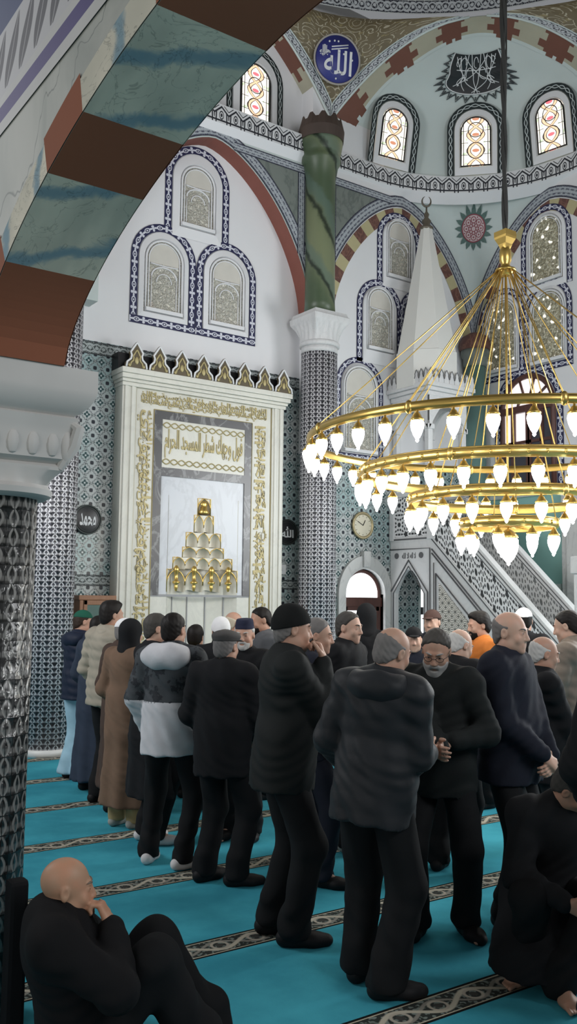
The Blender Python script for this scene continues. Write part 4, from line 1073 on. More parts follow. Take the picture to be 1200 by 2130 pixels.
# side wall with the passage arch (polygon built from strips)
ac, aw, asp, atop = 10.28, 0.31, 1.95, 2.31
m = MB()
for X, fl in ((NX0, False), (NX1, True)):
    arch = [(ac-aw, 0), (ac-aw, asp)]+[(ac-aw+aw*k/8, asp+(atop-asp)*math.sin(PI/2*k/8)**0.9) for k in range(1, 9)]+[(ac+aw*k/8, asp+(atop-asp)*math.sin(PI/2*(8-k)/8)**0.9) for k in range(1, 9)]+[(ac+aw, 0)]
    m.strip([(X, y, z) for y, z in arch[1:-1]], [(X, y, EZ) for y, z in arch[1:-1]], flip=fl)
    m.add([(X, E1, 0), (X, ac-aw, 0), (X, ac-aw, EZ), (X, E1, EZ)], [(0, 1, 2, 3)]); m.add([(X, ac+aw, 0), (X, E0, 0), (X, E0, EZ), (X, ac+aw, EZ)], [(0, 1, 2, 3)])
    m.add([(X, yb0, 0), (X, E1, 0), (X, E1, EZ)], [(0, 1, 2)])
arch = arch[1:-1]
for Xa, Xb in ((NX0, NX0+0.07), (NX1-0.07, NX1)): m.strip([(Xa, y, z) for y, z in [(ac-aw, 0)]+arch+[(ac+aw, 0)]], [(Xb, y, z) for y, z in [(ac-aw, 0)]+arch+[(ac+aw, 0)]])
m.box(NX0+0.07, NX1-0.07, E1-0.02, ac-aw, 0, EZ-0.05)
m.box(NX0-0.006, NX1+0.006, E1-0.01, E0, EZ-0.02, EZ+0.06)
obj('body', m, M_MIN, mnb)
ns = 13
m = MB()
for k in range(ns):
    z1 = 2.60*(k+1)/ns; ya = yb0+0.15+(E1-yb0-0.15)*k/ns; m.box(NX0+0.06, NX1-0.06, ya, E1, z1-0.2, z1)
obj('stairs', m, M_MIN, mnb)
# mouldings following the slope and framing the passage
m = MB(); X = NX0-0.012
def sl(y, dz): return (X, y, zs(y)+dz)
for dz in (0.02, -0.13, -0.19, -0.42): m.tube([sl(E1-(0.02 if dz > -0.2 else 0.10), dz), sl(yb0+0.25-dz*0.6, dz)], 0.011, 6)
m.tube([(X, E0, EZ+0.02), (X, E1, EZ+0.02)], 0.012, 6); m.tube([(X, E0, EZ-0.13), (X, E1+0.02, EZ-0.13), (X, E1+0.02, 0.05)], 0.010, 6); m.tube([(X, E1-0.10, 0.05), (X, E1-0.10, zs(E1-0.10)-0.42)], 0.010, 6); m.tube([(X, E1-0.06, 0.05), (X, E1-0.06, 2.4)], 0.007, 6)
m.tube([(X, ac-aw-0.10, 0.05), (X, ac-aw-0.10, asp+0.02), (X, ac, atop+0.14), (X, ac+aw+0.09, asp+0.02), (X, ac+aw+0.09, 0.05)], 0.012, 6)
m.tube([(X, ac-aw-0.03, 0.05), (X, ac-aw-0.03, asp), (X, ac, atop+0.05), (X, ac+aw+0.03, asp), (X, ac+aw+0.03, 0.05)], 0.008, 6)
obj('carved_line', m, M_LINE, mnb)
m = text_mb('لا اله الا الله', 0.30, 0.09, lambda a, b, c: (NX0-0.002-c, ac-a, 2.52+b), 0.004); 
for s in (-1, 1): m.lathe([(0.001, 0), (0.045, 0.0), (0.045, 0.01)], (0, 0, 0), 12, fn=lambda x, y, z, s=s: (NX0-0.002-z, ac+s*0.27+x, 2.52+y))
obj('inscription', m, M_LINE, mnb)
# beige lattice triangle low on the side
m = MB(); yt = E1-0.16; 
tri_ = [(yt, 0.15), (yt, zs(yt)-0.50), (yb0+0.75, 0.15)]
m.add([(NX0-0.008, y, z) for y, z in tri_], [(0, 1, 2)], [[(y, z) for y, z in tri_]]); obj('lattice_panel', m, M_LAT2, mnb)
m = MB(); m.lathe([(0.001, 0), (0.085, 0), (0.09, 0.012)], seg=20, fn=lambda x, y, z: (NX0-0.012-z, 9.13+x, 1.33+y)); obj('lattice_boss', m, M_MIN, mnb)
# stair parapets: pierced screen between sloping rails
for X0, nm, mt in ((NX0, 'near', M_LAT), (NX1, 'far', M_LAT3)):
    ye = yb0+0.55
    pts = [(E1, zs(E1)+0.04), (E1, zs(E1)+0.62), (ye, zs(ye)+0.62), (ye, zs(ye)+0.04)]
    m = MB(); L = math.hypot(1, slope)
    uvf = lambda y, z: ((9.8-y)*L, (z-zs(y))/L+0.075)
    for dx in (0, 0.05): m.add([(X0+dx, y, z) for y, z in pts], [(0, 1, 2, 3)], [[uvf(y, z) for y, z in pts]])
    o = obj('stair_parapet', m, mt, mnb)
    m = MB()
    for dz, hh, tt in ((0.60, 0.12, 0.03), (0.0, 0.06, 0.015)):
        P = [(X0-tt, E1, zs(E1)+dz), (X0-tt, ye, zs(ye)+dz), (X0-tt, ye, zs(ye)+dz+hh), (X0-tt, E1, zs(E1)+dz+hh)]; m.prism(P, (0.05+2*tt, 0, 0))
    obj('rail', m, M_MIN, o)
    m = MB(); m.tube([(X0-0.034, E1, zs(E1)+0.66), (X0-0.034, ye, zs(ye)+0.66)], 0.008, 5); m.tube([(X0-0.02, E1, zs(E1)+0.585), (X0-0.02, ye, zs(ye)+0.585)], 0.008, 5); obj('carved_line', m, M_LINE, o)
    # landing parapet
    m = MB(); q = [(E0, EZ+0.05), (E0, 3.45), (E1, 3.45), (E1, EZ+0.05)]; m.add([(X0, y, z) for y, z in q], [(0, 1, 2, 3)], [[(y, z) for y, z in q]]); m.add([(X0+0.05, y, z) for y, z in q], [(0, 1, 2, 3)], [[(y, z) for y, z in q]]); o = obj('landing_parapet', m, mt, mnb)
    m = MB(); m.bevbox(X0-0.03, X0+0.08, E1-0.05, E0, 3.42, 3.50, 0.01); m.bevbox(X0-0.03, X0+0.08, E0-0.10, E0, EZ, 3.45, 0.01); m.bevbox(X0-0.03, X0+0.08, E1-0.05, E1+0.07, EZ, 3.45, 0.01); obj('rail', m, M_MIN, o)
# gateway at the foot of the stairs
m = MB()
for x in (NX0, NX1-0.12): m.bevbox(x, x+0.12, yb0+0.35, yb0+0.50, 0, 2.2, 0.015)
m.bevbox(NX0-0.03, NX1+0.03, yb0+0.32, yb0+0.53, 2.2, 2.42, 0.02); obj('gateway', m, M_MIN, mnb)
# pavilion
PYa, PYb = 9.85, 10.68
m = MB()
for x in (NX0+0.02, NX1-0.10):
    for y in (PYa+0.02, PYb-0.10): m = MB(); m.bevbox(x, x+0.09, y, y+0.09, 3.45, 4.55, 0.012); m.bevbox(x-0.02, x+0.11, y-0.02, y+0.11, 4.42, 4.50, 0.01); obj('pavilion_post', m, M_MIN, mnb)
m = MB()
def parch(x0, x1, fixed, axis):
    c = (x0+x1)/2; w = (x1-x0)/2; n = 8
    lo = [(x0+0.02+ (w-0.02)*k/n, 4.42+0.42*math.sin(PI/2*k/n)) for k in range(n+1)]+[(c+(w-0.02)*k/n, 4.42+0.42*math.sin(PI/2*(n-k)/n)) for k in range(1, n+1)]
    f3 = (lambda a, z, d: (fixed+d, a, z)) if axis == 'x' else (lambda a, z, d: (a, fixed+d, z))
    for d in (0, 0.07): m.strip([f3(a, z, d) for a, z in lo], [f3(a, 4.95, d) for a, z in lo])
    m.strip([f3(a, z, 0) for a, z in lo], [f3(a, z, 0.07) for a, z in lo])
parch(PYa, PYb, NX0, 'x'); parch(PYa, PYb, NX1-0.07, 'x'); parch(NX0, NX1, PYa, 'y'); parch(NX0, NX1, PYb-0.07, 'y')
obj('pavilion_arch', m, M_MIN, mnb)
m = MB(); m.bevbox(NX0-0.01, NX1+0.01, PYa-0.01, PYb+0.01, 4.93, 5.0, 0.01); m.bevbox(NX0-0.05, NX1+0.05, PYa-0.05, PYb+0.03, 5.0, 5.06, 0.012); m.bevbox(NX0-0.09, NX1+0.09, PYa-0.09, PYb+0.03, 5.06, 5.13, 0.012); obj('pavilion_cornice', m, M_MIN, mnb)
m = MB(); kk = MB()
def cren(a0, a1, fixed, axis):
    n = 9; w = (a1-a0)/n
    for k in range(n):
        c = a0+w*(k+0.5); P = [(c-w*0.46, 5.13), (c-w*0.46, 5.19), (c-w*0.30, 5.24), (c-w*0.34, 5.27), (c, 5.33), (c+w*0.34, 5.27), (c+w*0.30, 5.24), (c+w*0.46, 5.19), (c+w*0.46, 5.13)]
        if axis == 'x': m.prism([(fixed, a, z) for a, z in P], (0.03, 0, 0)); kk.tube([(fixed-0.004, a, z) for a, z in P[1:-1]], 0.006, 4)
        else: m.prism([(a, fixed, z) for a, z in P], (0, 0.03, 0)); kk.tube([(a, fixed-0.004, z) for a, z in P[1:-1]], 0.006, 4)
cren(PYa-0.08, PYb, NX0-0.08, 'x'); cren(NX0-0.08, NX1+0.08, PYa-0.08, 'y'); cren(PYa-0.08, PYb, NX1+0.05, 'x')
o = obj('crenellation', m, M_MIN, mnb); obj('carved_line', kk, M_LINE, o)
SCX, SCY = (NX0+NX1)/2-0.05, (PYa+PYb)/2
M_SPIRE = plain('cream_white_spire_paint', (0.66, 0.655, 0.62), 0.6, 0.03, 2)
m = MB(); m.lathe([(0.50, 5.1), (0.50, 5.66), (0.485, 5.67), (0.095, 7.72), (0.0, 7.74)], (SCX, SCY, 0), 8, smooth=False, a0=PI/8, a1=2*PI+PI/8); obj('spire', m, M_SPIRE, mnb)
m = MB(); m.lathe([(0.085, 0), (0.11, 0.05), (0.05, 0.10), (0.075, 0.16), (0.03, 0.22), (0.045, 0.27), (0.015, 0.32), (0.012, 0.42)], (SCX, SCY, 7.70), 14)
m.tube([(SCX+0.07*math.cos(a)*0.82, SCY-0.07*math.cos(a)*0.575, 8.19+0.085*math.sin(a)) for a in [PI*0.62+ (2*PI-0.9)*k/20 for k in range(21)]], [0.004+0.014*math.sin(PI*k/20) for k in range(21)], 8)
obj('finial', m, plain('tarnished_bronze', (0.16, 0.14, 0.11), 0.45, 0.15, 9, metal=0.5), mnb)

# ================================================================== SMALL WALL THINGS
def plaque(cx, cz, r, txt, label):
    t = thing('calligraphy_plaque', label, 'plaque', (cx, MW-0.01, cz), group='round calligraphy plaques beside the mihrab')
    f = lambda x, y, z: (cx+x, MW-0.008-z, cz+y)
    m = MB(); m.lathe([(0.001, 0), (r, 0), (r, 0.02), (r*0.9, 0.03), (0.001, 0.03)], seg=40, fn=f); obj('disc', m, M_BLACK, t)
    m = MB(); m.tube([f(r*0.95*math.cos(2*PI*k/40), r*0.95*math.sin(2*PI*k/40), 0.03) for k in range(40)], 0.012, 6, closed=True); m.tube([f(r*0.80*math.cos(2*PI*k/40), r*0.80*math.sin(2*PI*k/40), 0.03) for k in range(40)], 0.005, 6, closed=True); obj('rim', m, plain('dark_green_grey_rim', (0.06, 0.07, 0.065), 0.35, metal=0.4), t)
    obj('lettering', text_mb(txt, r*1.15, r*0.85, lambda a, b, c: f(a, b, 0.031+c), 0.006, bold=0.025), M_LWHITE, t)
plaque(4.58, 2.82, 0.19, 'محمد', 'black round calligraphy plaque on the tiles left of the mihrab')
plaque(7.69, 2.82, 0.19, '\uFDF2', 'black round calligraphy plaque between mihrab and tiled column')
t = thing('wall_clock', 'gold-rimmed round wall clock above the arched door', 'clock', (8.90, QW, 2.97)); f = lambda x, y, z: (8.90+x, QW-z, 2.97+y)
m = MB(); m.lathe([(0.001, 0.01), (0.20, 0.01), (0.215, 0.03), (0.205, 0.05), (0.18, 0.05), (0.175, 0.03), (0.001, 0.03)], seg=16, fn=f); obj('case', m, plain('antique_gold_rim', (0.42, 0.35, 0.20), 0.4, metal=0.4), t)
m = MB(); m.lathe([(0.001, 0.032), (0.165, 0.032), (0.165, 0.034)], seg=32, fn=f); obj('dial', m, plain('ivory_dial', (0.62, 0.58, 0.45), 0.5), t)
m = MB()
for a, l, w_ in ((62, 0.09, 0.006), (150, 0.12, 0.005)): m.tube([f(0, 0, 0.04), f(l*math.cos(math.radians(a)), l*math.sin(math.radians(a)), 0.04)], w_, 5)
obj('hands', m, M_BLACK, t)
m = MB()
for k in range(12): a = PI/6*k; m.tube([f(0.135*math.cos(a), 0.135*math.sin(a), 0.036), f(0.152*math.cos(a), 0.152*math.sin(a), 0.036)], 0.004, 4)
obj('hour_marks', m, M_BLACK, t)
# bookcases flanking the mihrab
def bookcase(x0, x1, zt, wd, label, inner):
    t = thing('bookcase', label, 'bookcase', ((x0+x1)/2, MW-0.13, 0)); y0 = MW-0.26
    m = MB(); m.bevbox(x0, x0+0.05, y0, MW-0.01, 0, zt, 0.008); m.bevbox(x1-0.05, x1, y0, MW-0.01, 0, zt, 0.008); m.bevbox(x0-0.02, x1+0.02, y0-0.02, MW-0.01, zt-0.06, zt, 0.008)
    m.bevbox(x0, x1, y0, MW-0.01, 0, 0.12, 0.008); m.box(x0, x1, MW-0.03, MW-0.012, 0, zt)
    obj('carcass', m, wd, t)
    m = MB(); m.bevbox(x0+0.05, x0+0.10, y0-0.008, y0+0.02, 0.12, zt-0.06, 0.006); m.bevbox(x1-0.10, x1-0.05, y0-0.008, y0+0.02, 0.12, zt-0.06, 0.006); m.bevbox(x0+0.05, x1-0.05, y0-0.008, y0+0.02, zt-0.12, zt-0.06, 0.006); obj('door', m, wd, t)
    m = MB(); m.box(x0+0.10, x1-0.10, y0+0.0, y0+0.012, 0.12, zt-0.12); obj('pane', m, inner, t)
    return t
bookcase(4.42, 4.88, 1.86, M_OAK, 'brown wooden glass-fronted bookcase left of the mihrab behind the man in the green cap', plain('green_grey_cabinet_glass', (0.10, 0.17, 0.15), 0.25, 0.3, 5))
bookcase(7.51, 7.80, 1.74, M_REDWOOD, 'orange-red wooden bookcase between mihrab and tiled column', plain('orange_book_spines', (0.62, 0.24, 0.12), 0.5, 0.3, 5))
t = thing('light_switch', 'small white wall box under the right calligraphy plaque', 'switch', (7.62, MW, 2.27)); m = MB(); m.bevbox(7.565, 7.675, MW-0.04, MW, 2.20, 2.34, 0.008); obj('case', m, M_LWHITE, t); m = MB(); m.bevbox(7.60, 7.64, MW-0.05, MW-0.035, 2.25, 2.30, 0.004); obj('button', m, M_LWHITE, t)
# blue roundel on the pendentive
r0 = 0.36; pc = Vector((8.155, 10.50, 10.05)); gtop = Vector((8.21, 10.36, 10.75)); gb = Vector((8.2, 10.72, 9.25))
tx = (Vector((8.85, 10.2, 0))-Vector((7.47, 10.69, 0))).normalized(); nn = tx.cross((gtop-gb).normalized()).normalized()
if nn.y > 0: nn = -nn
upm = nn.cross(tx).normalized(); upm = upm if upm.z > 0 else -upm
mpr = lambda a, b, c: tuple(pc+tx*a+upm*b+nn*(c+0.06))
t = thing('calligraphy_roundel', 'royal blue roundel with white lettering between the two upper arches', 'roundel', tuple(pc))
m = MB(); m.lathe([(0.001, 0.03), (r0, 0.03), (r0, 0.0), (0.001, 0.0)], seg=48, fn=mpr); obj('disc', m, M_ROYAL, t)
m = MB(); m.tube([mpr(r0*math.cos(2*PI*k/48), r0*math.sin(2*PI*k/48), 0.03) for k in range(48)], 0.016, 6, closed=True); obj('rim', m, plain('gilt_grey_rim', (0.36, 0.33, 0.30), 0.5), t)
m = text_mb('الله', 0.44, 0.36, lambda a, b, c: mpr(a+0.02, b-0.04, c+0.031), 0.006, bold=0.012)
k = text_mb('\uFDFB', 0.17, 0.17, lambda a, b, c: mpr(a-0.20, b+0.10, c+0.031), 0.006, bold=0.012); m.add(k.v, k.f)
m.tube([mpr(-0.10, 0.13, 0.034), mpr(0.16, 0.19, 0.034)], 0.010, 5); m.tube([mpr(-0.10, 0.17, 0.034), mpr(0.16, 0.23, 0.034)], 0.010, 5)
for a, b in ((-0.14, 0.24), (-0.06, 0.26), (0.0, 0.26), (0.24, 0.02), (0.0, -0.28), (0.02, 0.09), (0.10, 0.09)): m.sphere(mpr(a, b, 0.034), 0.016, 6, 4)
obj('lettering', m, M_LWHITE, t)
# black calligraphy rosette on the crown of the corner dome
def on_crown(a, b, c):
    # a across, b upwards along the crown (0 = top of the half disc)
    i = 24+a/SEGL; h = HC+b
    p = Vector(sdome(max(0, min(48, i)), h)); q = Vector((DC[0], DC[1], 8.5)); d = (q-p).normalized(); return tuple(p+d*(c+0.02))
HC = 1.60; SEGL = (base[25]-base[24]).length
t = thing('calligraphy_rosette', 'black half-round calligraphy rosette with spiky rays on the crown of the corner dome', 'painted medallion', tuple(on_crown(0, 0, 0)))
R_ = 0.92; RV = 0.46
def half(n, k, rr): 
    return [on_crown(R_*rr*math.cos(PI+PI*i/n), 0.16+(RV*rr)*math.sin(PI+PI*i/n), k) for i in range(n+1)]
m = MB()
for q in range(10):
    a_, b_ = 1-q/10, 1-(q+1)/10
    m.strip(half(32, 0, max(0.001, a_)), half(32, 0, max(0.001, b_)))
obj('disc', m, M_BLACK, t)
m = MB()
m.tube(half(32, 0.004, 0.98), 0.010, 5)
def ln(P): m.tube([on_crown(a, 0.16+b, 0.006) for a, b in P], 0.0065, 5)
for x0, y0, x1, y1 in ((-0.75, -0.03, 0.07, -0.43), (-0.45, -0.01, 0.45, -0.34), (-0.18, 0.0, 0.03, -0.44), (0.18, 0.0, -0.03, -0.44), (0.45, -0.01, -0.45, -0.34), (0.75, -0.03, -0.07, -0.43), (-0.62, -0.16, 0.62, -0.16), (-0.6, -0.02, -0.2, -0.40), (0.6, -0.02, 0.2, -0.40), (-0.30, 0.0, -0.36, -0.34), (0.30, 0.0, 0.36, -0.34)): ln([(x0+(x1-x0)*k/10, y0+(y1-y0)*k/10) for k in range(11)])
for cx_, cy_, rr in ((-0.45, -0.10, 0.10), (-0.2, -0.2, 0.10), (0.2, -0.2, 0.10), (0.45, -0.10, 0.10), (0.0, -0.08, 0.08), (-0.34, -0.28, 0.07), (0.34, -0.28, 0.07), (-0.62, -0.08, 0.06), (0.62, -0.08, 0.06)): ln([(cx_+rr*math.cos(a), cy_+rr*0.7*math.sin(a)) for a in [2*PI*k/14 for k in range(12)]])
obj('lettering', m, M_LWHITE, t)
m = MB()
for k in range(21):
    a = PI+PI*(k+0.5)/21; w_ = PI/21*0.5
    pts = [(R_*1.02, a-w_), (R_*1.10, a-w_*0.5), (R_*1.24, a), (R_*1.10, a+w_*0.5), (R_*1.02, a+w_)]
    m.tube([on_crown(r_*math.cos(q), 0.16+r_*RV/R_*math.sin(q), 0.004) for r_, q in pts], 0.010, 4); m.tube([on_crown(R_*1.06*math.cos(a), 0.16+RV*1.06*math.sin(a), 0.004), on_crown(R_*1.16*math.cos(a), 0.16+RV*1.16*math.sin(a), 0.004)], 0.011, 4)
obj('ray', m, plain('dark_slate_paint', (0.05, 0.06, 0.065), 0.6), t)
# rose medallion on the corner spandrel
def on_fillet(a, b, c):
    z = 8.10+b
    i = max(k for k in range(len(ROWS)) if ROWS[k][0] <= z or k == 0); j = min(len(ROWS)-1, i+1); z0, r_0 = ROWS[i]; z1, r_1 = ROWS[j]
    rho = r_0+(r_1-r_0)*((z-z0)/(z1-z0) if z1 > z0 else 0); an = PI/4+a/max(0.25, rho); rc = rho-0.018-c
    return (RW-rho+rc*math.sin(an), QW-rho+rc*math.cos(an), z)
t = thing('rose_medallion', 'painted red and white rosette with green pointed petals on the corner spandrel', 'painted medallion', on_fillet(0, 0, 0))
M_MGREEN = plain('grey_green_petal_paint', (0.09, 0.15, 0.135), 0.65, 0.15, 12); M_MRED = plain('dusky_red_paint', (0.30, 0.075, 0.095), 0.65, 0.12, 12); M_MPINK = plain('pale_pink_paint', (0.58, 0.46, 0.47), 0.65, 0.06)
RM = 0.20
def disc(r, c, n=40): 
    m = MB(); rings = 6
    for q in range(rings):
        m.strip([on_fillet(r*(1-q/rings)*math.cos(2*PI*i/n), r*(1-q/rings)*math.sin(2*PI*i/n), c) for i in range(n)], [on_fillet(max(0.001, r*(1-(q+1)/rings))*math.cos(2*PI*i/n), max(0.001, r*(1-(q+1)/rings))*math.sin(2*PI*i/n), c) for i in range(n)], closed=True)
    return m
m = MB()
for k in range(16):
    a = 2*PI*k/16; w_ = 0.17
    P = [(RM*1.08, a-w_), (RM*1.30, a-w_*0.75), (RM*1.62, a), (RM*1.30, a+w_*0.75), (RM*1.08, a+w_)]; m.poly([on_fillet(r_*math.cos(q), r_*math.sin(q), 0.0) for r_, q in P])
obj('petal', m, M_MGREEN, t)
obj('disc', disc(RM*1.12, 0.002), M_MGREEN, t); obj('disc', disc(RM, 0.006), M_MPINK, t)
m = MB()
for k in range(8):
    a = 2*PI*k/8
    for rr, q in ((0.62, 0.21), (0.30, 0.12)):
        cx_, cy_ = RM*rr*math.cos(a), RM*rr*math.sin(a); m.tube([on_fillet(cx_+RM*q*math.cos(2*PI*i/12), cy_+RM*q*math.sin(2*PI*i/12), 0.010) for i in range(12)], 0.006, 4, closed=True)
    m.sphere(on_fillet(RM*0.62*math.cos(a), RM*0.62*math.sin(a), 0.010), 0.014, 6, 4); m.sphere(on_fillet(RM*0.85*math.cos(a+PI/8), RM*0.85*math.sin(a+PI/8), 0.010), 0.011, 6, 4)
m.tube([on_fillet(RM*0.98*math.cos(2*PI*i/36), RM*0.98*math.sin(2*PI*i/36), 0.010) for i in range(36)], 0.010, 4, closed=True)
obj('red_tracery', m, M_MRED, t)

# ================================================================== CHANDELIER
HX, HY = 6.37, 5.60
ch = thing('chandelier', 'huge golden four-ring chandelier of glowing lamps on a long dark cable', 'chandelier', (HX, HY, 0))
m = MB()
P1 = [(HX+0.012*math.sin(z*5), HY+0.012*math.cos(z*5), z) for z in [5.25+k*0.12 for k in range(85)]]; P2 = [(HX-0.016*math.sin(z*5), HY-0.016*math.cos(z*5), z) for z in [5.25+k*0.12 for k in range(85)]]
m.tube(P1, 0.020, 6); m.tube(P2, 0.016, 6); m.tube([(HX+0.05*math.sin((z-5.9)*0.9), HY, z) for z in [5.9+k*0.2 for k in range(40)]], 0.008, 6)
obj('cable', m, plain('black_cable_sheath', (0.02, 0.02, 0.018), 0.6), ch)
m = MB(); square_bell(m, HX, HY, [(0.03, 5.10, 0.5), (0.045, 5.16, 1), (0.068, 5.21, 1), (0.072, 5.23, 1), (0.072, 5.28, 1), (0.02, 5.29, 1)], 8)
m.lathe([(0.04, 4.86), (0.065, 4.88), (0.075, 4.92), (0.05, 4.94), (0.04, 4.97), (0.055, 5.0), (0.055, 5.10), (0.04, 5.12), (0.03, 5.2)], (HX, HY, 0), 20); m.lathe([(0.085, 4.90), (0.095, 4.90), (0.095, 4.92), (0.085, 4.92)], (HX, HY, 0), 20)
obj('hub', m, M_BRASS, ch)
RINGS = [(1.82, 3.30, 40, 10), (1.345, 3.00, 30, 8), (0.89, 2.765, 20, 5), (0.42, 2.545, 9, 3)]
lampm = None
M_GLOBE = mat('glowing_frosted_glass', (1.0, 0.98, 0.93), 0.3, emit=11.0)
def lamp_meshes():
    c = MB(); c.lathe([(0.006, 0.0), (0.008, -0.022), (0.016, -0.026), (0.020, -0.034), (0.030, -0.052), (0.040, -0.062), (0.041, -0.072), (0.034, -0.074)], seg=14, caps=False)
    g = MB(); g.lathe([(0.033, -0.072), (0.041, -0.086), (0.042, -0.105), (0.036, -0.135), (0.024, -0.168), (0.013, -0.188), (0.009, -0.194), (0.011, -0.204), (0.004, -0.214), (0.0005, -0.216)], seg=14, caps=False)
    for q in (c, g): q.v = [(x*1.24, y*1.24, z*1.16) for x, y, z in q.v]
    return c.mesh('cap'), g.mesh('globe')
cap_me, globe_me = lamp_meshes(); cap_me.materials.append(M_BRASS); globe_me.materials.append(M_GLOBE)
for ri, (R, z, nl, nr) in enumerate(RINGS):
    m = MB(); hh = 0.062 if ri == 0 else 0.078
    m.lathe([(R-0.012, z-hh/2), (R-0.016, z), (R-0.012, z+hh/2), (R+0.012, z+hh/2), (R+0.016, z), (R+0.012, z-hh/2), (R-0.012, z-hh/2)], (HX, HY, 0), 96, caps=False)
    for zz in (-hh/2, hh/2): m.tube([(HX+R*math.cos(2*PI*k/96), HY+R*math.sin(2*PI*k/96), z+zz) for k in range(96)], 0.010 if ri else 0.008, 6, closed=True)
    for k in range(nr):
        a = 2*PI*(k+0.5)/nr; x, y = HX+R*math.cos(a), HY+R*math.sin(a); m.sphere((x, y, z), (0.035, 0.035, 0.055), 8, 6)
    if ri: # small engraved studs round the band
        for k in range(nl*2): a = 2*PI*k/(nl*2); m.sphere((HX+(R+0.016)*math.cos(a), HY+(R+0.016)*math.sin(a), z), (0.012, 0.012, 0.02), 6, 4)
    obj('ring', m, M_GOLD if ri else M_BRASS, ch)
    for k in range(nr):
        a = 2*PI*(k+0.5)/nr
        m = MB(); m.tube([(HX+0.075*math.cos(a), HY+0.075*math.sin(a), 4.91-0.01*ri), (HX+R*math.cos(a), HY+R*math.sin(a), z+hh/2)], 0.0055, 6); obj('rod', m, M_GOLD, ch)
    for k in range(nl):
        a = 2*PI*(k+0.25)/nl
        o = bpy.data.objects.new('lamp', cap_me); COL.objects.link(o); o.parent = ch; o.location = (R*math.cos(a), R*math.sin(a), z-hh/2+0.004)
        q = bpy.data.objects.new('globe', globe_me); COL.objects.link(q); q.parent = o
m = MB(); m.lathe([(0.015, 2.50), (0.06, 2.47), (0.085, 2.44), (0.09, 2.42), (0.07, 2.415)], (HX, HY, 0), 20); m.tube([(HX, HY, 2.48), (HX, HY, 4.88)], 0.010, 6)
for k in range(3): a = 2*PI*k/3+0.4; m.tube([(HX, HY, 2.52), (HX+0.42*math.cos(a), HY+0.42*math.sin(a), 2.53)], 0.009, 6)
o = obj('bottom_fitting', m, M_GOLD, ch)
m = MB(); m.lathe([(0.07, 2.42), (0.088, 2.40), (0.09, 2.35), (0.078, 2.29), (0.05, 2.235), (0.026, 2.205), (0.014, 2.195), (0.016, 2.18), (0.001, 2.165)], (HX, HY, 0), 20, caps=False); obj('globe', m, M_GLOBE, o)
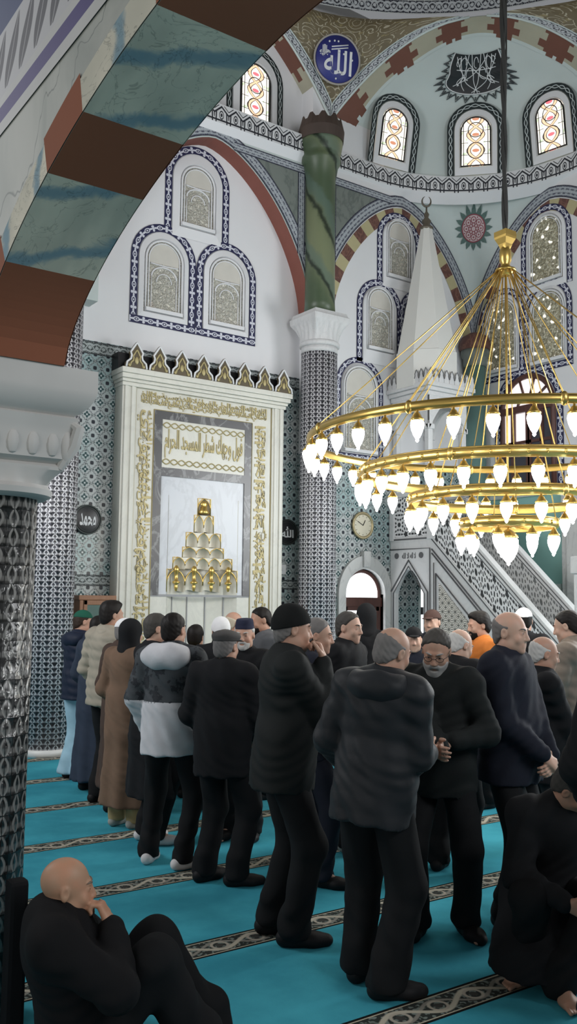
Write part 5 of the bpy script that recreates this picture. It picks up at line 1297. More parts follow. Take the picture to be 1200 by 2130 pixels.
# ================================================================== PEOPLE: signed-distance bodies turned into one smooth mesh each
class Field:
    def __init__(s, lo, hi, h):
        s.h = h; s.lo = np.array(lo, float)-2*h; n = np.ceil((np.array(hi, float)+2*h-s.lo)/h).astype(int)+1
        s.n = n; s.ax = [(s.lo[i]+h*np.arange(n[i])).astype(np.float32) for i in range(3)]
        s.d = np.full(tuple(n), 0.35, np.float32)
    def sub(s, lo, hi):
        a = np.maximum(0, np.floor((np.array(lo)-s.lo)/s.h).astype(int)); b = np.minimum(s.n, np.ceil((np.array(hi)-s.lo)/s.h).astype(int)+1)
        if np.any(b <= a): return None, None
        sl = tuple(slice(a[i], b[i]) for i in range(3))
        return sl, (s.ax[0][sl[0]][:, None, None], s.ax[1][sl[1]][None, :, None], s.ax[2][sl[2]][None, None, :])
    def put(s, lo, hi, fn, k=0.0, op='u'):
        m = k+2.5*s.h
        sl, p = s.sub(np.array(lo)-m, np.array(hi)+m)
        if sl is None: return
        d = fn(*p).astype(np.float32); a = s.d[sl]
        if op == 'u':
            if k > 0:
                hh = np.clip(0.5+0.5*(a-d)/k, 0, 1); s.d[sl] = a+(d-a)*hh-k*hh*(1-hh)
            else: s.d[sl] = np.minimum(a, d)
        elif op == 's':
            if k > 0:
                e = -d; hh = np.clip(0.5-0.5*(a-e)/k, 0, 1); s.d[sl] = a+(e-a)*hh+k*hh*(1-hh)
            else: s.d[sl] = np.maximum(a, -d)
    def cone(s, a, b, r1, r2, k=0.02, flat=None, op='u', rip=None):
        # rounded cone; flat = (unit vector, factor) squeezes the section along that vector
        a = np.array(a, float); b = np.array(b, float); ba = b-a; L2 = max(1e-9, ba@ba); R = max(r1, r2)
        def fn(x, y, z):
            px, py, pz = x-a[0], y-a[1], z-a[2]
            t = np.clip((px*ba[0]+py*ba[1]+pz*ba[2])/L2, 0, 1); qx, qy, qz = px-t*ba[0], py-t*ba[1], pz-t*ba[2]
            f = 1.0
            if flat is not None:
                n, fc = flat; dn = (qx*n[0]+qy*n[1]+qz*n[2])*(1/fc-1); qx, qy, qz = qx+dn*n[0], qy+dn*n[1], qz+dn*n[2]; f = 0.5+0.5*fc
            r = r1+(r2-r1)*t
            if rip: r = r+rip[0]*np.sin(t*rip[1]+rip[2]+3*px+2*py)
            return (np.sqrt(qx*qx+qy*qy+qz*qz)-r)*f
        s.put(np.minimum(a, b)-R*1.05-(rip[0] if rip else 0), np.maximum(a, b)+R*1.05+(rip[0] if rip else 0), fn, k, op)
    def ell(s, c, r, k=0.02, op='u', M=None):
        c = np.array(c, float); r = np.array(r, float); R = r.max()
        def fn(x, y, z):
            px, py, pz = x-c[0], y-c[1], z-c[2]
            if M is not None: px, py, pz = [px*M[0][i]+py*M[1][i]+pz*M[2][i] for i in range(3)]
            k0 = np.sqrt((px/r[0])**2+(py/r[1])**2+(pz/r[2])**2); k1 = np.sqrt((px/r[0]**2)**2+(py/r[1]**2)**2+(pz/r[2]**2)**2)+1e-6
            return k0*(k0-1)/k1
        s.put(c-R, c+R, fn, k, op)
    def cut(s, p, n, k=0.0):            # keeps the side the normal points away from
        p = np.array(p, float); n = np.array(n, float); n = n/np.linalg.norm(n)
        d = ((s.ax[0]-p[0])*n[0])[:, None, None]+((s.ax[1]-p[1])*n[1])[None, :, None]+((s.ax[2]-p[2])*n[2])[None, None, :]
        d = d.astype(np.float32)
        s.d = np.maximum(s.d, d)+(np.maximum(k-np.abs(s.d-d), 0)**2/(4*k) if k > 0 else 0)
    def warp(s, fn):
        s.d = s.d+fn(s.ax[0][:, None, None], s.ax[1][None, :, None], s.ax[2][None, None, :]).astype(np.float32)
    def mesh(s):
        d = s.d; n = d.shape; sg = d < 0
        c = np.zeros((n[0]-1, n[1]-1, n[2]-1), np.int8)
        for i in (0, 1):
            for j in (0, 1):
                for k in (0, 1): c += sg[i:n[0]-1+i, j:n[1]-1+j, k:n[2]-1+k]
        act = np.argwhere((c > 0) & (c < 8))
        if len(act) == 0: return np.zeros((0, 3)), []
        idx = np.full(c.shape, -1, np.int64); idx[tuple(act.T)] = np.arange(len(act))
        v = np.zeros((len(act), 8), np.float32); off = [(i, j, k) for i in (0, 1) for j in (0, 1) for k in (0, 1)]
        for q, o in enumerate(off): v[:, q] = d[act[:, 0]+o[0], act[:, 1]+o[1], act[:, 2]+o[2]]
        acc = np.zeros((len(act), 3)); cnt = np.zeros(len(act)); offs = np.array(off, float)
        for a in range(8):
            for b in range(a+1, 8):
                if np.abs(offs[a]-offs[b]).sum() != 1: continue
                m = (v[:, a] < 0) != (v[:, b] < 0); t = np.where(m, v[:, a]/np.where(m, v[:, a]-v[:, b], 1), 0)
                acc += np.where(m[:, None], offs[a]+(offs[b]-offs[a])*t[:, None], 0); cnt += m
        V = s.lo+s.h*(act+acc/cnt[:, None]); F = []
        for ax in range(3):
            u, w = (ax+1) % 3, (ax+2) % 3
            sl0 = [slice(1, -1)]*3; sl0[ax] = slice(0, n[ax]-1); sl1 = list(sl0); sl1[ax] = slice(1, n[ax])
            A = sg[tuple(sl0)]; B = sg[tuple(sl1)]; e = np.argwhere(A != B)
            if len(e) == 0: continue
            fl = A[tuple(e.T)]; base = e.copy(); base[:, u] += 1; base[:, w] += 1
            def at(du, dw):
                q = base.copy(); q[:, u] -= du; q[:, w] -= dw; return idx[q[:, 0], q[:, 1], q[:, 2]]
            Q = np.stack([at(1, 1), at(0, 1), at(0, 0), at(1, 0)], 1); Q[~fl] = Q[~fl][:, ::-1]; F.append(Q)
        F = np.concatenate(F); F = F[(F >= 0).all(1)]
        return V, F

def mesh_obj(name, V, F, mt, parent, label=None, smooth_it=1):
    V = np.asarray(V, float); F = np.asarray(F)
    for _ in range(smooth_it):
        acc = np.zeros_like(V); cnt = np.zeros(len(V))
        for a in range(4):
            b = (a+1) % 4; np.add.at(acc, F[:, a], V[F[:, b]]); np.add.at(cnt, F[:, a], 1); np.add.at(acc, F[:, b], V[F[:, a]]); np.add.at(cnt, F[:, b], 1)
        V = V*0.5+0.5*acc/np.maximum(cnt, 1)[:, None]
    me = bpy.data.meshes.new(name); me.vertices.add(len(V)); me.vertices.foreach_set('co', V.astype(np.float32).ravel())
    me.loops.add(F.size); me.loops.foreach_set('vertex_index', F.astype(np.int32).ravel()); me.polygons.add(len(F))
    me.polygons.foreach_set('loop_start', np.arange(0, F.size, 4, dtype=np.int32)); me.polygons.foreach_set('loop_total', np.full(len(F), 4, np.int32))
    me.polygons.foreach_set('use_smooth', np.ones(len(F), bool)); me.update(calc_edges=True)
    me.materials.append(mt); o = bpy.data.objects.new(name, me); COL.objects.link(o); o.parent = parent
    if label: o['label'] = label
    return o

def rot(yaw=0, pitch=0, roll=0):
    # pitch > 0 bows forward (+y), yaw > 0 turns to the person's left, roll > 0 leans to the right (+x)
    a, b, c = math.radians(yaw), math.radians(pitch), math.radians(roll)
    Rz = np.array([[math.cos(a), -math.sin(a), 0], [math.sin(a), math.cos(a), 0], [0, 0, 1]])
    Rx = np.array([[1, 0, 0], [0, math.cos(b), math.sin(b)], [0, -math.sin(b), math.cos(b)]])
    Ry = np.array([[math.cos(c), 0, math.sin(c)], [0, 1, 0], [-math.sin(c), 0, math.cos(c)]])
    return Rz@Rx@Ry
def ik(a, b, l1, l2, hint):
    a, b, hint = np.array(a, float), np.array(b, float), np.array(hint, float); d = b-a; L = np.linalg.norm(d)
    if L > (l1+l2)*0.995: b = a+d/L*(l1+l2)*0.995; d = b-a; L = np.linalg.norm(d)
    u = d/L; x = (l1*l1-l2*l2+L*L)/(2*L); hgt = math.sqrt(max(0, l1*l1-x*x)); n = hint-u*(hint@u); n = n/max(1e-6, np.linalg.norm(n))
    return a+u*x+n*hgt, b

def cloth(name, col, rough=0.85, sc=60, sheen=0.0, var=0.25, plaid=None, spec=0.18):
    def f(T):
        n = T.noise(None, sc, 3); w = T.noise(None, 7, 3)
        d = tuple(c*(1-var) for c in col); l = tuple(min(1, c*(1+var)) for c in col); c = T.mix(w, d, l)
        if plaid:
            x, y, z = T.ob(); b = T.noise(T.vec(x, y, z), 13, 4, 0.65).ss(0.50, 0.55); c = T.mix(b*0.8, c, plaid)
        return (c, n)
    return mat(name, f, rough, bump=0.25, bdist=0.003, sheen=sheen, spec=spec)
def skin_mat(name, col):
    def f(T):
        n = T.noise(None, 14, 4); m = T.noise(None, 90, 2); c = T.mix(n.ss(0.35, 0.7), tuple(q*0.90 for q in col), (col[0]*1.02, col[1]*0.88, col[2]*0.85)); return (c, m)
    return mat(name, f, 0.52, bump=0.12, bdist=0.002, spec=0.4)
SK1 = skin_mat('skin_tan', (0.47, 0.29, 0.21)); SK2 = skin_mat('skin_olive', (0.42, 0.25, 0.175)); SK3 = skin_mat('skin_fair', (0.56, 0.37, 0.28))
H_BLACK = cloth('black_hair', (0.012, 0.010, 0.009), 0.55, 180); H_GREY = cloth('grey_hair', (0.16, 0.15, 0.145), 0.6, 180); H_WHITE = cloth('white_hair', (0.50, 0.49, 0.47), 0.6, 180); H_BROWN = cloth('dark_brown_hair', (0.035, 0.022, 0.016), 0.55, 180); H_DGREY = cloth('dark_grey_hair', (0.06, 0.055, 0.05), 0.6, 180)
M_EYE = mat('eye_white', (0.62, 0.58, 0.55), 0.25); M_IRIS = mat('dark_iris', (0.015, 0.010, 0.008), 0.15)

def head_put(F, c, R, s, age=0):
    # head in its own frame: +y face, +z up, origin in the skull
    c = np.array(c, float)
    def P(*p): return c+R@(np.array(p)*s)
    F.ell(P(0, -0.014, 0.026), np.array((0.076, 0.096, 0.088))*s, 0.02, M=R)
    F.ell(P(0, 0.026, -0.032), np.array((0.061, 0.070, 0.082))*s, 0.03*s, M=R)
    F.ell(P(0, 0.040, -0.082), np.array((0.046, 0.046, 0.036))*s, 0.03*s, M=R)
    F.ell(P(0, 0.078, -0.104), np.array((0.019, 0.016, 0.015))*s, 0.02*s, M=R)
    for q in (-1, 1):
        F.ell(P(q*0.050, 0.010, -0.072), np.array((0.016, 0.034, 0.026))*s, 0.03*s, M=R)
        F.ell(P(q*0.040, 0.066, -0.036), np.array((0.020, 0.016, 0.020))*s, 0.025*s, M=R)
    F.cone(P(-0.034, 0.084, 0.020), P(0.034, 0.084, 0.020), 0.009*s, 0.009*s, 0.014*s)
    for q in (-1, 1):
        F.ell(P(q*0.031, 0.098, 0.001), np.array((0.017, 0.014, 0.010))*s, 0.012*s, 's', M=R)
        F.ell(P(q*0.031, 0.078, 0.000), np.array((0.0145, 0.0145, 0.0130))*s, 0.004*s, M=R)
        F.ell(P(q*0.031, 0.096, 0.000), np.array((0.0125, 0.011, 0.0048))*s, 0.002*s, 's', M=R)
    F.cone(P(0, 0.089, 0.008), P(0, 0.107, -0.032), 0.008*s, 0.0125*s, 0.010*s)
    for q in (-1, 1): F.ell(P(q*0.012, 0.098, -0.037), np.array((0.0085, 0.011, 0.0085))*s, 0.006*s, M=R)
    F.cone(P(-0.020, 0.088, -0.066), P(0.020, 0.088, -0.066), 0.0055*s, 0.0055*s, 0.006*s); F.cone(P(-0.016, 0.087, -0.078), P(0.016, 0.087, -0.078), 0.0065*s, 0.0065*s, 0.006*s)
    F.cone(P(-0.022, 0.097, -0.072), P(0.022, 0.097, -0.072), 0.0022*s, 0.0022*s, 0.003*s, op='s')
    for q in (-1, 1):
        F.ell(P(q*0.077, -0.010, -0.010), np.array((0.009, 0.019, 0.032))*s, 0.008*s, M=R); F.ell(P(q*0.085, -0.006, -0.006), np.array((0.006, 0.009, 0.016))*s, 0.005*s, 's', M=R)

def hand_put(F, w, d, n, side, s=1.0, curl=(20, 25, 20), spread=1.0, thumb=0.7):
    # w wrist, d finger direction, n palm normal, side = towards the thumb
    w, d, n = np.array(w, float), np.array(d, float), np.array(n, float); d = d/np.linalg.norm(d); n = n-d*(n@d); n = n/np.linalg.norm(n)
    sd = np.array(side, float); sd = sd-d*(sd@d)-n*(sd@n); sd = sd/np.linalg.norm(sd)
    F.cone(w-d*0.01*s, w+d*0.022*s, 0.027*s, 0.030*s, 0.01, flat=(n, 0.72))
    for o in (-0.024, -0.008, 0.008, 0.024): F.cone(w+d*0.02*s+sd*o*0.75*s, w+d*0.085*s+sd*o*s, 0.0150*s, 0.0125*s, 0.012*s)
    for o, L in ((0.030, 0.070), (0.010, 0.080), (-0.010, 0.074), (-0.029, 0.058)):
        p = w+d*0.086*s+sd*o*s; dr = d+sd*o*1.6*spread; dr = dr/np.linalg.norm(dr); ang = 0
        for j, (fr, r0, r1) in enumerate(((0.46, 0.0098, 0.0092), (0.30, 0.0092, 0.0086), (0.24, 0.0086, 0.0072))):
            ang += math.radians(curl[j]); v = dr*math.cos(ang)+n*math.sin(ang); q = p+v*L*fr*s; F.cone(p, q, r0*s, r1*s, 0.004*s); p = q
    t0 = w+d*0.022*s+sd*0.024*s; v1 = sd*0.75+d*0.62+n*0.25*thumb; v1 = v1/np.linalg.norm(v1); t1 = t0+v1*0.040*s; v2 = sd*0.30*(1-thumb*0.4)+d*0.85+n*0.45*thumb; v2 = v2/np.linalg.norm(v2); t2 = t1+v2*0.030*s; t3 = t2+(v2+n*0.2*thumb)*0.022*s
    F.cone(t0, t1, 0.0155*s, 0.0115*s, 0.012*s); F.cone(t1, t2, 0.0115*s, 0.0102*s, 0.004*s); F.cone(t2, t3, 0.0102*s, 0.0080*s, 0.004*s)

def person(label, at, face, H=1.74, res=1.0, skin=SK1, hair=None, hairm=H_BLACK, beard=None, beardm=None, cap=None, capm=None,
           top='jacket', topm=None, hem=-0.10, bulk=1.0, belly=0.0, legs=None, legm=None, shoe=None, shoem=None, lean=0, side=0, twist=0,
           head=(0, 0, 0), hands=None, feet=((-0.10, 0.0), (0.10, 0.02)), toes=(8, -8), pelvis=None, hood=None, hoodm=None, fur=None, topm2=None, split=None,
           puffy=0.0, coat=None, glasses=False, knees=None, elbows=((-0.7, -1, -0.2), (0.7, -1, -0.2)), hpose=None, collar=True, seed=0, extra=None, legw=1.0, headshift=(0, 0, 0), group=None, kneel=False):
    # at = (x, y) on the floor, face = world heading in degrees (0 = +y, positive to the left)
    s = H/1.75; rnd = random.Random(seed*7+3)
    root = thing('person', label, 'person', (at[0], at[1], 0), math.radians(face), group)
    hb = 0.0052*res; hc = 0.0085*res
    pel = np.array(pelvis if pelvis is not None else (0, 0, 0.945*s), float); T = rot(twist, lean, side)
    def tp(x, y, z): return pel+T@(np.array((x, y, z))*s)
    chest = tp(0, 0.0, 0.33); nb = tp(0, -0.01, 0.535); sh = [tp(-0.178, -0.005, 0.485), tp(0.178, -0.005, 0.485)]
    Rh = T@rot(*head) if hpose is None else rot(*hpose)
    neck_dir = 0.55*T@np.array((0, 0, 1.0))+0.45*Rh@np.array((0, 0.12, 1.0)); hc_ = nb+neck_dir/np.linalg.norm(neck_dir)*0.158*s+Rh@np.array((0, 0.022, 0.0))*s+np.array(headshift)*s
    hip = [pel+rot(twist*0.4)@np.array((q*0.09*s, 0, -0.02*s)) for q in (-1, 1)]
    ft = []
    for i, f in enumerate(feet):
        z = f[2] if len(f) > 2 else 0.0
        a = math.radians(toes[i]); ft.append((np.array((f[0]*s, f[1]*s, z)), np.array((-math.sin(a), math.cos(a), 0))))
    ank = [p+np.array((0, 0, 0.085*s)) for p, _ in ft]
    kn = []
    for i in (0, 1):
        hint = knees[i] if knees else (ft[i][1][0]*0.8+(-0.1, 0.1)[i], 1, 0.1)
        k, a2 = ik(hip[i], ank[i], 0.445*s, 0.425*s, hint); kn.append(k)
    if hands is None: hands = ((-0.24, 0.04, -0.15), (0.24, 0.04, -0.15))
    wr = []; el = []; hd = []
    for i, hnd in enumerate(hands):
        ab = len(hnd) > 3 and hnd[3] and hnd[3].get('abs'); p = np.array(hnd[:3], float) if ab else tp(*hnd[:3]); e, w_ = ik(sh[i], p, 0.295*s, 0.265*s, T@np.array(elbows[i], float)); wr.append(w_); el.append(e); hd.append(hnd)
    pts = [hc_, nb, pel]+ank+kn+wr+el+[p for p, _ in ft]
    lo = np.min(pts, 0)-0.30*s; hi = np.max(pts, 0)+0.30*s; lo[2] = max(lo[2], -0.02)
    if coat: lo -= np.array((0.1, 0.1, 0)); hi += np.array((0.1, 0.1, 0))
    lo[2] = max(lo[2], -0.02)
    # ---- body
    F = Field(lo, hi, hb); fy = T@np.array((0, 1, 0))
    F.cone(pel, tp(0, 0, 0.16), 0.142*s, 0.130*s, 0.04, flat=(fy, 0.75)); F.cone(tp(0, 0, 0.16), tp(0, 0, 0.40), 0.130*s, 0.150*s, 0.04, flat=(fy, 0.72)); F.cone(sh[0], sh[1], 0.062*s, 0.062*s, 0.06)
    F.cone(nb-T@np.array((0, 0, 0.04*s)), hc_+Rh@np.array((0, -0.022, -0.055))*s, 0.062*s, 0.055*s, 0.03)
    for i in (0, 1):
        F.cone(hip[i], kn[i], 0.088*s, 0.058*s, 0.03); F.cone(kn[i], ank[i], 0.056*s, 0.036*s, 0.02); F.ell(kn[i]*0.7+ank[i]*0.3-ft[i][1]*0.012, (0.05*s, 0.05*s, 0.11*s), 0.03)
        F.cone(sh[i], el[i], 0.050*s, 0.040*s, 0.02); F.cone(el[i], wr[i], 0.040*s, 0.027*s, 0.015)
        heel = ft[i][0]+np.array((0, 0, 0.035*s))-ft[i][1]*0.045*s; ball = ft[i][0]+ft[i][1]*0.125*s+np.array((0, 0, 0.024*s)); tip = ft[i][0]+ft[i][1]*0.185*s+np.array((0, 0, 0.016*s))
        F.cone(ank[i], heel, 0.036*s, 0.032*s, 0.02); F.cone(ank[i], ball, 0.034*s, 0.026*s, 0.03); sdv = np.array((ft[i][1][1], -ft[i][1][0], 0))
        for o in (-0.026, 0.0, 0.022): F.cone(ft[i][0]+ft[i][1]*0.08*s+sdv*o*s+np.array((0, 0, 0.026*s)), ball+sdv*o*s, 0.026*s, 0.022*s, 0.015)
        q = (1, -1)[i]
        for j, o in enumerate((0.030, 0.011, -0.004, -0.018, -0.031)):
            b0 = ball+sdv*o*q*s; L = (0.058, 0.054, 0.046, 0.038, 0.030)[j]; F.cone(b0, b0+(ft[i][1]*L+np.array((0, 0, -0.010)))*s, (0.013 if j == 0 else 0.0095)*s, (0.011 if j == 0 else 0.008)*s, 0.004)
        # hands
        h_ = hd[i]; fdir = wr[i]-el[i]; fdir = fdir/np.linalg.norm(fdir)
        TT = np.eye(3) if (len(h_) > 3 and h_[3] and h_[3].get('abs')) else T
        if len(h_) > 3 and h_[3] is not None: dv = TT@np.array(h_[3]['d']) if 'd' in h_[3] else fdir; nv = TT@np.array(h_[3].get('n', ((1, 0, 0), (-1, 0, 0))[i])); sv = TT@np.array(h_[3].get('t', (0, 1, 0))); cu = h_[3].get('c', (20, 25, 20)); th = h_[3].get('th', 0.7)
        else: dv = fdir*0.8+np.array((0, 0, -0.3)); nv = T@np.array(((1, 0, 0), (-1, 0, 0))[i]); sv = T@np.array((0, 1, 0.2)); cu = (18, 24, 20); th = 0.7
        hand_put(F, wr[i]+fdir*0.012*s, dv, nv, sv, s*1.04, cu, 1.0, th)
    head_put(F, hc_, Rh, s)
    if extra: extra(F, s, tp, hc_, Rh)
    V, Q = F.mesh(); mesh_obj('body', V, Q, skin, root, smooth_it=1 if res < 1.3 else 0)
    def HP(*p): return hc_+Rh@(np.array(p)*s)
    # ---- eyes
    if res < 1.5:
        for q in (-1, 1):
            m = MB(); m.sphere((0, 0, 0), 0.0120*s, 14, 8, mi=0); m.sphere((0, 0.0085*s, 0), (0.0060*s, 0.0044*s, 0.0060*s), 10, 6, mi=1)
            P0 = HP(q*0.031, 0.0775, 0.0); RR = Matrix(Rh.tolist())
            m.v = [tuple(Vector(P0)+RR@Vector(p)) for p in m.v]; obj('eye', m, [M_EYE, M_IRIS], root, world=False)
        for q in (-1, 1): m = MB(); m.tube([tuple(HP(q*(0.014+0.036*k/6), 0.0945-0.018*(k/6)**2, 0.021+0.006*math.sin(k/6*PI*0.8))) for k in range(7)], [0.003*s, 0.0045*s, 0.005*s, 0.005*s, 0.0045*s, 0.0035*s, 0.002*s], 6); obj('eyebrow', m, beardm or hairm, root, world=False)
    # ---- hair, beard, cap: built upright in the head's own frame
    def hobj(name, build, mt, hh=0.005, lbl=None):
        G = Field((-0.17, -0.20, -0.26), (0.17, 0.20, 0.20), hh*res); build(G); V, Q = G.mesh()
        if len(V): mesh_obj(name, (np.asarray(V)*s)@Rh.T+hc_, Q, mt, root, lbl, 1)
    skull = lambda G, e: (G.ell((0, -0.014, 0.026), (0.076+e, 0.096+e, 0.088+e), 0), G.ell((0, -0.035, -0.03), (0.066+e, 0.066+e, 0.070+e), 0.02))
    if hair:
        def b(G):
            skull(G, 0.012 if hair in ('full', 'long') else 0.0040 if hair in ('fringe', 'thin') else 0.0065)
            if hair == 'full': G.ell((0, 0.015, 0.085), (0.062, 0.075, 0.045), 0.02); G.ell((0, -0.05, 0.06), (0.07, 0.06, 0.06), 0.02)
            G.cut((0, 0.040 if hair != 'full' else 0.052, 0.05), (0, 1, -0.80), 0.016); G.cut((0, 0, -0.075), (0, 0.3, -1), 0.012)
            G.ell((0, 0.16, -0.02), (0.10, 0.125, 0.085), 0.014, 's')
            for q in (-1, 1): G.ell((q*0.08, -0.006, -0.012), (0.02, 0.020, 0.030), 0.004, 's')
            if hair == 'fringe': G.ell((0, 0.025, 0.12), (0.12, 0.135, 0.105), 0.018, 's')
            if hair == 'thin': G.ell((0, 0.06, 0.10), (0.075, 0.085, 0.055), 0.01, 's')
            G.warp(lambda x, y, z: 0.0016*np.sin(150*x+60*z+20*y)*np.sin(120*y-80*z)+0.001*np.sin(260*x+190*z))
        hobj('hair', b, hairm)
    if beard:
        def b(G):
            e = 0.005 if beard == 'short' else 0.014
            G.ell((0, 0.026, -0.032), (0.061+e, 0.070+e, 0.082+e), 0.02); G.ell((0, 0.040, -0.082), (0.046+e, 0.046+e, 0.036+e), 0.03); G.ell((0, 0.078, -0.104), (0.022+e, 0.017+e, 0.018+e), 0.02)
            if beard == 'full': G.ell((0, 0.070, -0.125), (0.040, 0.035, 0.035), 0.03)
            G.cut((0, 0.03, -0.052), (0, -0.35, 1), 0.012); G.cut((0, -0.005, 0), (0, -1, 0.25), 0.012)
            G.ell((0, 0.125, -0.072), (0.026, 0.05, 0.0085), 0.003, 's'); G.ell((0, 0.115, -0.030), (0.030, 0.045, 0.020), 0.006, 's')
            for q in (-1, 1): G.ell((q*0.042, 0.085, -0.030), (0.024, 0.03, 0.022), 0.008, 's')
        hobj('beard', b, beardm or hairm)
    if cap:
        def b(G):
            if cap == 'beanie':
                skull(G, 0.016); G.ell((0, -0.02, 0.075), (0.072, 0.085, 0.062), 0.02); G.cut((0, 0.04, 0.028), (0, 0.30, -1)); G.ell((0, -0.014, 0.015), (0.098, 0.118, 0.030), 0.012) if False else None
            elif cap == 'kufi':
                G.cone((0, -0.014, 0.05), (0, -0.014, 0.082), 0.098, 0.090, 0.0, flat=(np.array((1.0, 0, 0)), 0.82)); G.cut((0, 0, 0.042), (0, 0.10, -1)); G.cut((0, 0, 0.125), (0, 0, 1))
            elif cap == 'skullcap':
                skull(G, 0.010); G.cut((0, 0.04, 0.045), (0, 0.10, -1))
            elif cap == 'flat':
                G.ell((0, -0.004, 0.070), (0.098, 0.125, 0.045), 0.0); G.ell((0, -0.015, 0.045), (0.086, 0.106, 0.06), 0.02); G.cut((0, 0, 0.036), (0, 0.06, -1)); G.ell((0, 0.112, 0.045), (0.062, 0.045, 0.010), 0.012)
            elif cap == 'peak':
                skull(G, 0.014); G.cut((0, 0.04, 0.04), (0, 0.12, -1)); G.ell((0, 0.125, 0.044), (0.065, 0.055, 0.008), 0.008)
            elif cap == 'scarf':
                skull(G, 0.018); G.cone((0, -0.02, -0.02), (0, -0.03, -0.20), 0.082, 0.125, 0.03, flat=(np.array((0, 1.0, 0)), 0.9)); G.ell((0, 0.13, -0.03), (0.062, 0.09, 0.085), 0.012, 's')
            elif cap == 'hood':
                skull(G, 0.024); G.cone((0, -0.03, -0.03), (0, -0.035, -0.16), 0.088, 0.11, 0.04); G.ell((0, 0.14, -0.01), (0.075, 0.11, 0.10), 0.012, 's')
        hobj('headscarf' if cap == 'scarf' else 'hood' if cap == 'hood' else 'cap', b, capm, 0.0045)
    if glasses:
        m = MB()
        for q in (-1, 1):
            m.tube([tuple(HP(q*0.033+0.021*math.cos(2*PI*k/16), 0.104-0.004*abs(math.cos(2*PI*k/16)), -0.002+0.015*math.sin(2*PI*k/16))) for k in range(16)], 0.0017*s, 5, closed=True)
            m.tube([tuple(HP(q*0.054, 0.100, 0.003)), tuple(HP(q*0.074, 0.07, 0.004)), tuple(HP(q*0.080, 0.0, 0.002))], 0.0016*s, 5)
        m.tube([tuple(HP(-0.012, 0.105, 0.002)), tuple(HP(0, 0.108, 0.005)), tuple(HP(0.012, 0.105, 0.002))], 0.0016*s, 5); obj('glasses', m, M_BLACK, root, world=False)
    # ---- trousers
    if legm is not None:
        F = Field(np.array((lo[0], lo[1], 0.0)), np.array((hi[0], hi[1], max(pel[2]+0.22*s, kn[0][2]+0.2, kn[1][2]+0.2))), hc)
        lw = legw
        F.cone(pel+np.array((0, 0, 0.02)), tp(0, 0, 0.10), 0.150*s, 0.138*s, 0.04, flat=(fy, 0.74))
        for i in (0, 1):
            F.cone(hip[i], kn[i], 0.100*s*(0.9+0.1*lw), 0.084*s*(0.4+0.6*lw), 0.035); hemp = ank[i]+np.array((0, 0, -0.015)); F.cone(kn[i], hemp, 0.082*s*(0.4+0.6*lw), 0.066*s*lw, 0.03, rip=(0.0015, 15, rnd.random()*6)); F.cone(hemp+np.array((0, 0, 0.09)), hemp+np.array((0, 0, 0.01)), 0.064*s*lw, 0.074*s*lw, 0.03)
        ph = rnd.random()*6
        F.warp(lambda x, y, z: 0.006*np.sin(11*z+26*x+ph+2.0*np.sin(7*z+9*y))*np.sin(24*x-19*y+ph)+0.0048*np.sin(38*z-34*y+40*x+3*np.sin(9*z+ph))*np.clip(1.15-np.abs(z-0.15)*3.0, 0.15, 1))
        if pelvis is None: F.cut((0, 0, 0.045*s), (0, 0, -1))
        else:
            for i in (0, 1): pass
            F.cut((0, 0, 0.012), (0, 0, -1))
        V, Q = F.mesh(); mesh_obj('trousers', V, Q, legm, root)
    # ---- jacket, coat or robe
    if topm is not None:
        F = Field(lo, hi, hc); B = bulk
        hemv = hem
        F.cone(tp(0, 0.01+belly*0.5, max(hemv, -0.10)+0.06), tp(0, 0.01+belly, 0.12), 0.176*s*B, 0.172*s*B, 0.05, flat=(fy, 0.80)); F.cone(tp(0, 0.01+belly, 0.12), tp(0, 0.0, 0.39), 0.172*s*B, 0.180*s*B, 0.06, flat=(fy, 0.74))
        F.cone(tp(0, 0.0+belly*0.4, hemv-0.03), tp(0, 0.01, 0.10), 0.192*s*B, 0.174*s*B, 0.05, flat=(fy, 0.84))
        F.cone(sh[0]+T@np.array((0.015, 0, 0))*s, sh[1]-T@np.array((0.015, 0, 0))*s, 0.082*s*B, 0.082*s*B, 0.07); F.cone(tp(0, -0.02, 0.46), tp(0, -0.01, 0.545), 0.10*s, 0.078*s, 0.05)
        ph = rnd.random()*6
        if coat:
            zt = pel[2]; c0 = (ank[0]+ank[1])/2; bot = np.array((c0[0]*0.8+pel[0]*0.2, c0[1]*0.8+pel[1]*0.2, coat)); F.cone(pel+np.array((0, 0, 0.08)), bot, 0.175*s*B, (0.205+0.10*(0.9-coat)*0.6)*s*B, 0.06, flat=(np.array((0, 1.0, 0)), 0.80))
            F.warp(lambda x, y, z: 0.013*np.sin(7*np.arctan2(y-c0[1], x-c0[0])+ph)*np.clip((zt+0.05-z)/0.7, 0, 1))
            F.cut((0, 0, coat), (0, 0, -1))
        if not coat:
            hp = tp(0, 0, hemv); F.cut(hp, T@np.array((0, 0, -1.0)), 0) if abs(lean) < 25 and pelvis is None else None
            if pelvis is not None: F.cut((0, 0, 0.012), (0, 0, -1))
        for i in (0, 1):
            F.cone(sh[i], el[i], 0.079*s*B, 0.067*s*B, 0.035, rip=(0.0015, 14, rnd.random()*6)); F.cone(el[i], wr[i]-(wr[i]-el[i])*0.02, 0.066*s*B, 0.048*s*B, 0.03, rip=(0.002, 17, rnd.random()*6))
        if puffy: F.warp(lambda x, y, z: puffy*(np.abs(np.sin(z*PI/0.085+0.6*np.sin(5*x)))-0.6)*-1.0)
        F.warp(lambda x, y, z: 0.006*np.sin(13*z+24*x+ph+2.2*np.sin(8*x+6*z))*np.sin(20*x-15*y+ph*2)+0.0028*np.sin(34*z-26*y+30*x+ph+2.8*np.sin(9*z+7*x))*np.sin(11*x+9*y+6*z+ph*3)+0.002*np.sin(75*z-48*y+60*x+3*np.sin(14*z+ph)))
        V, Q = F.mesh()
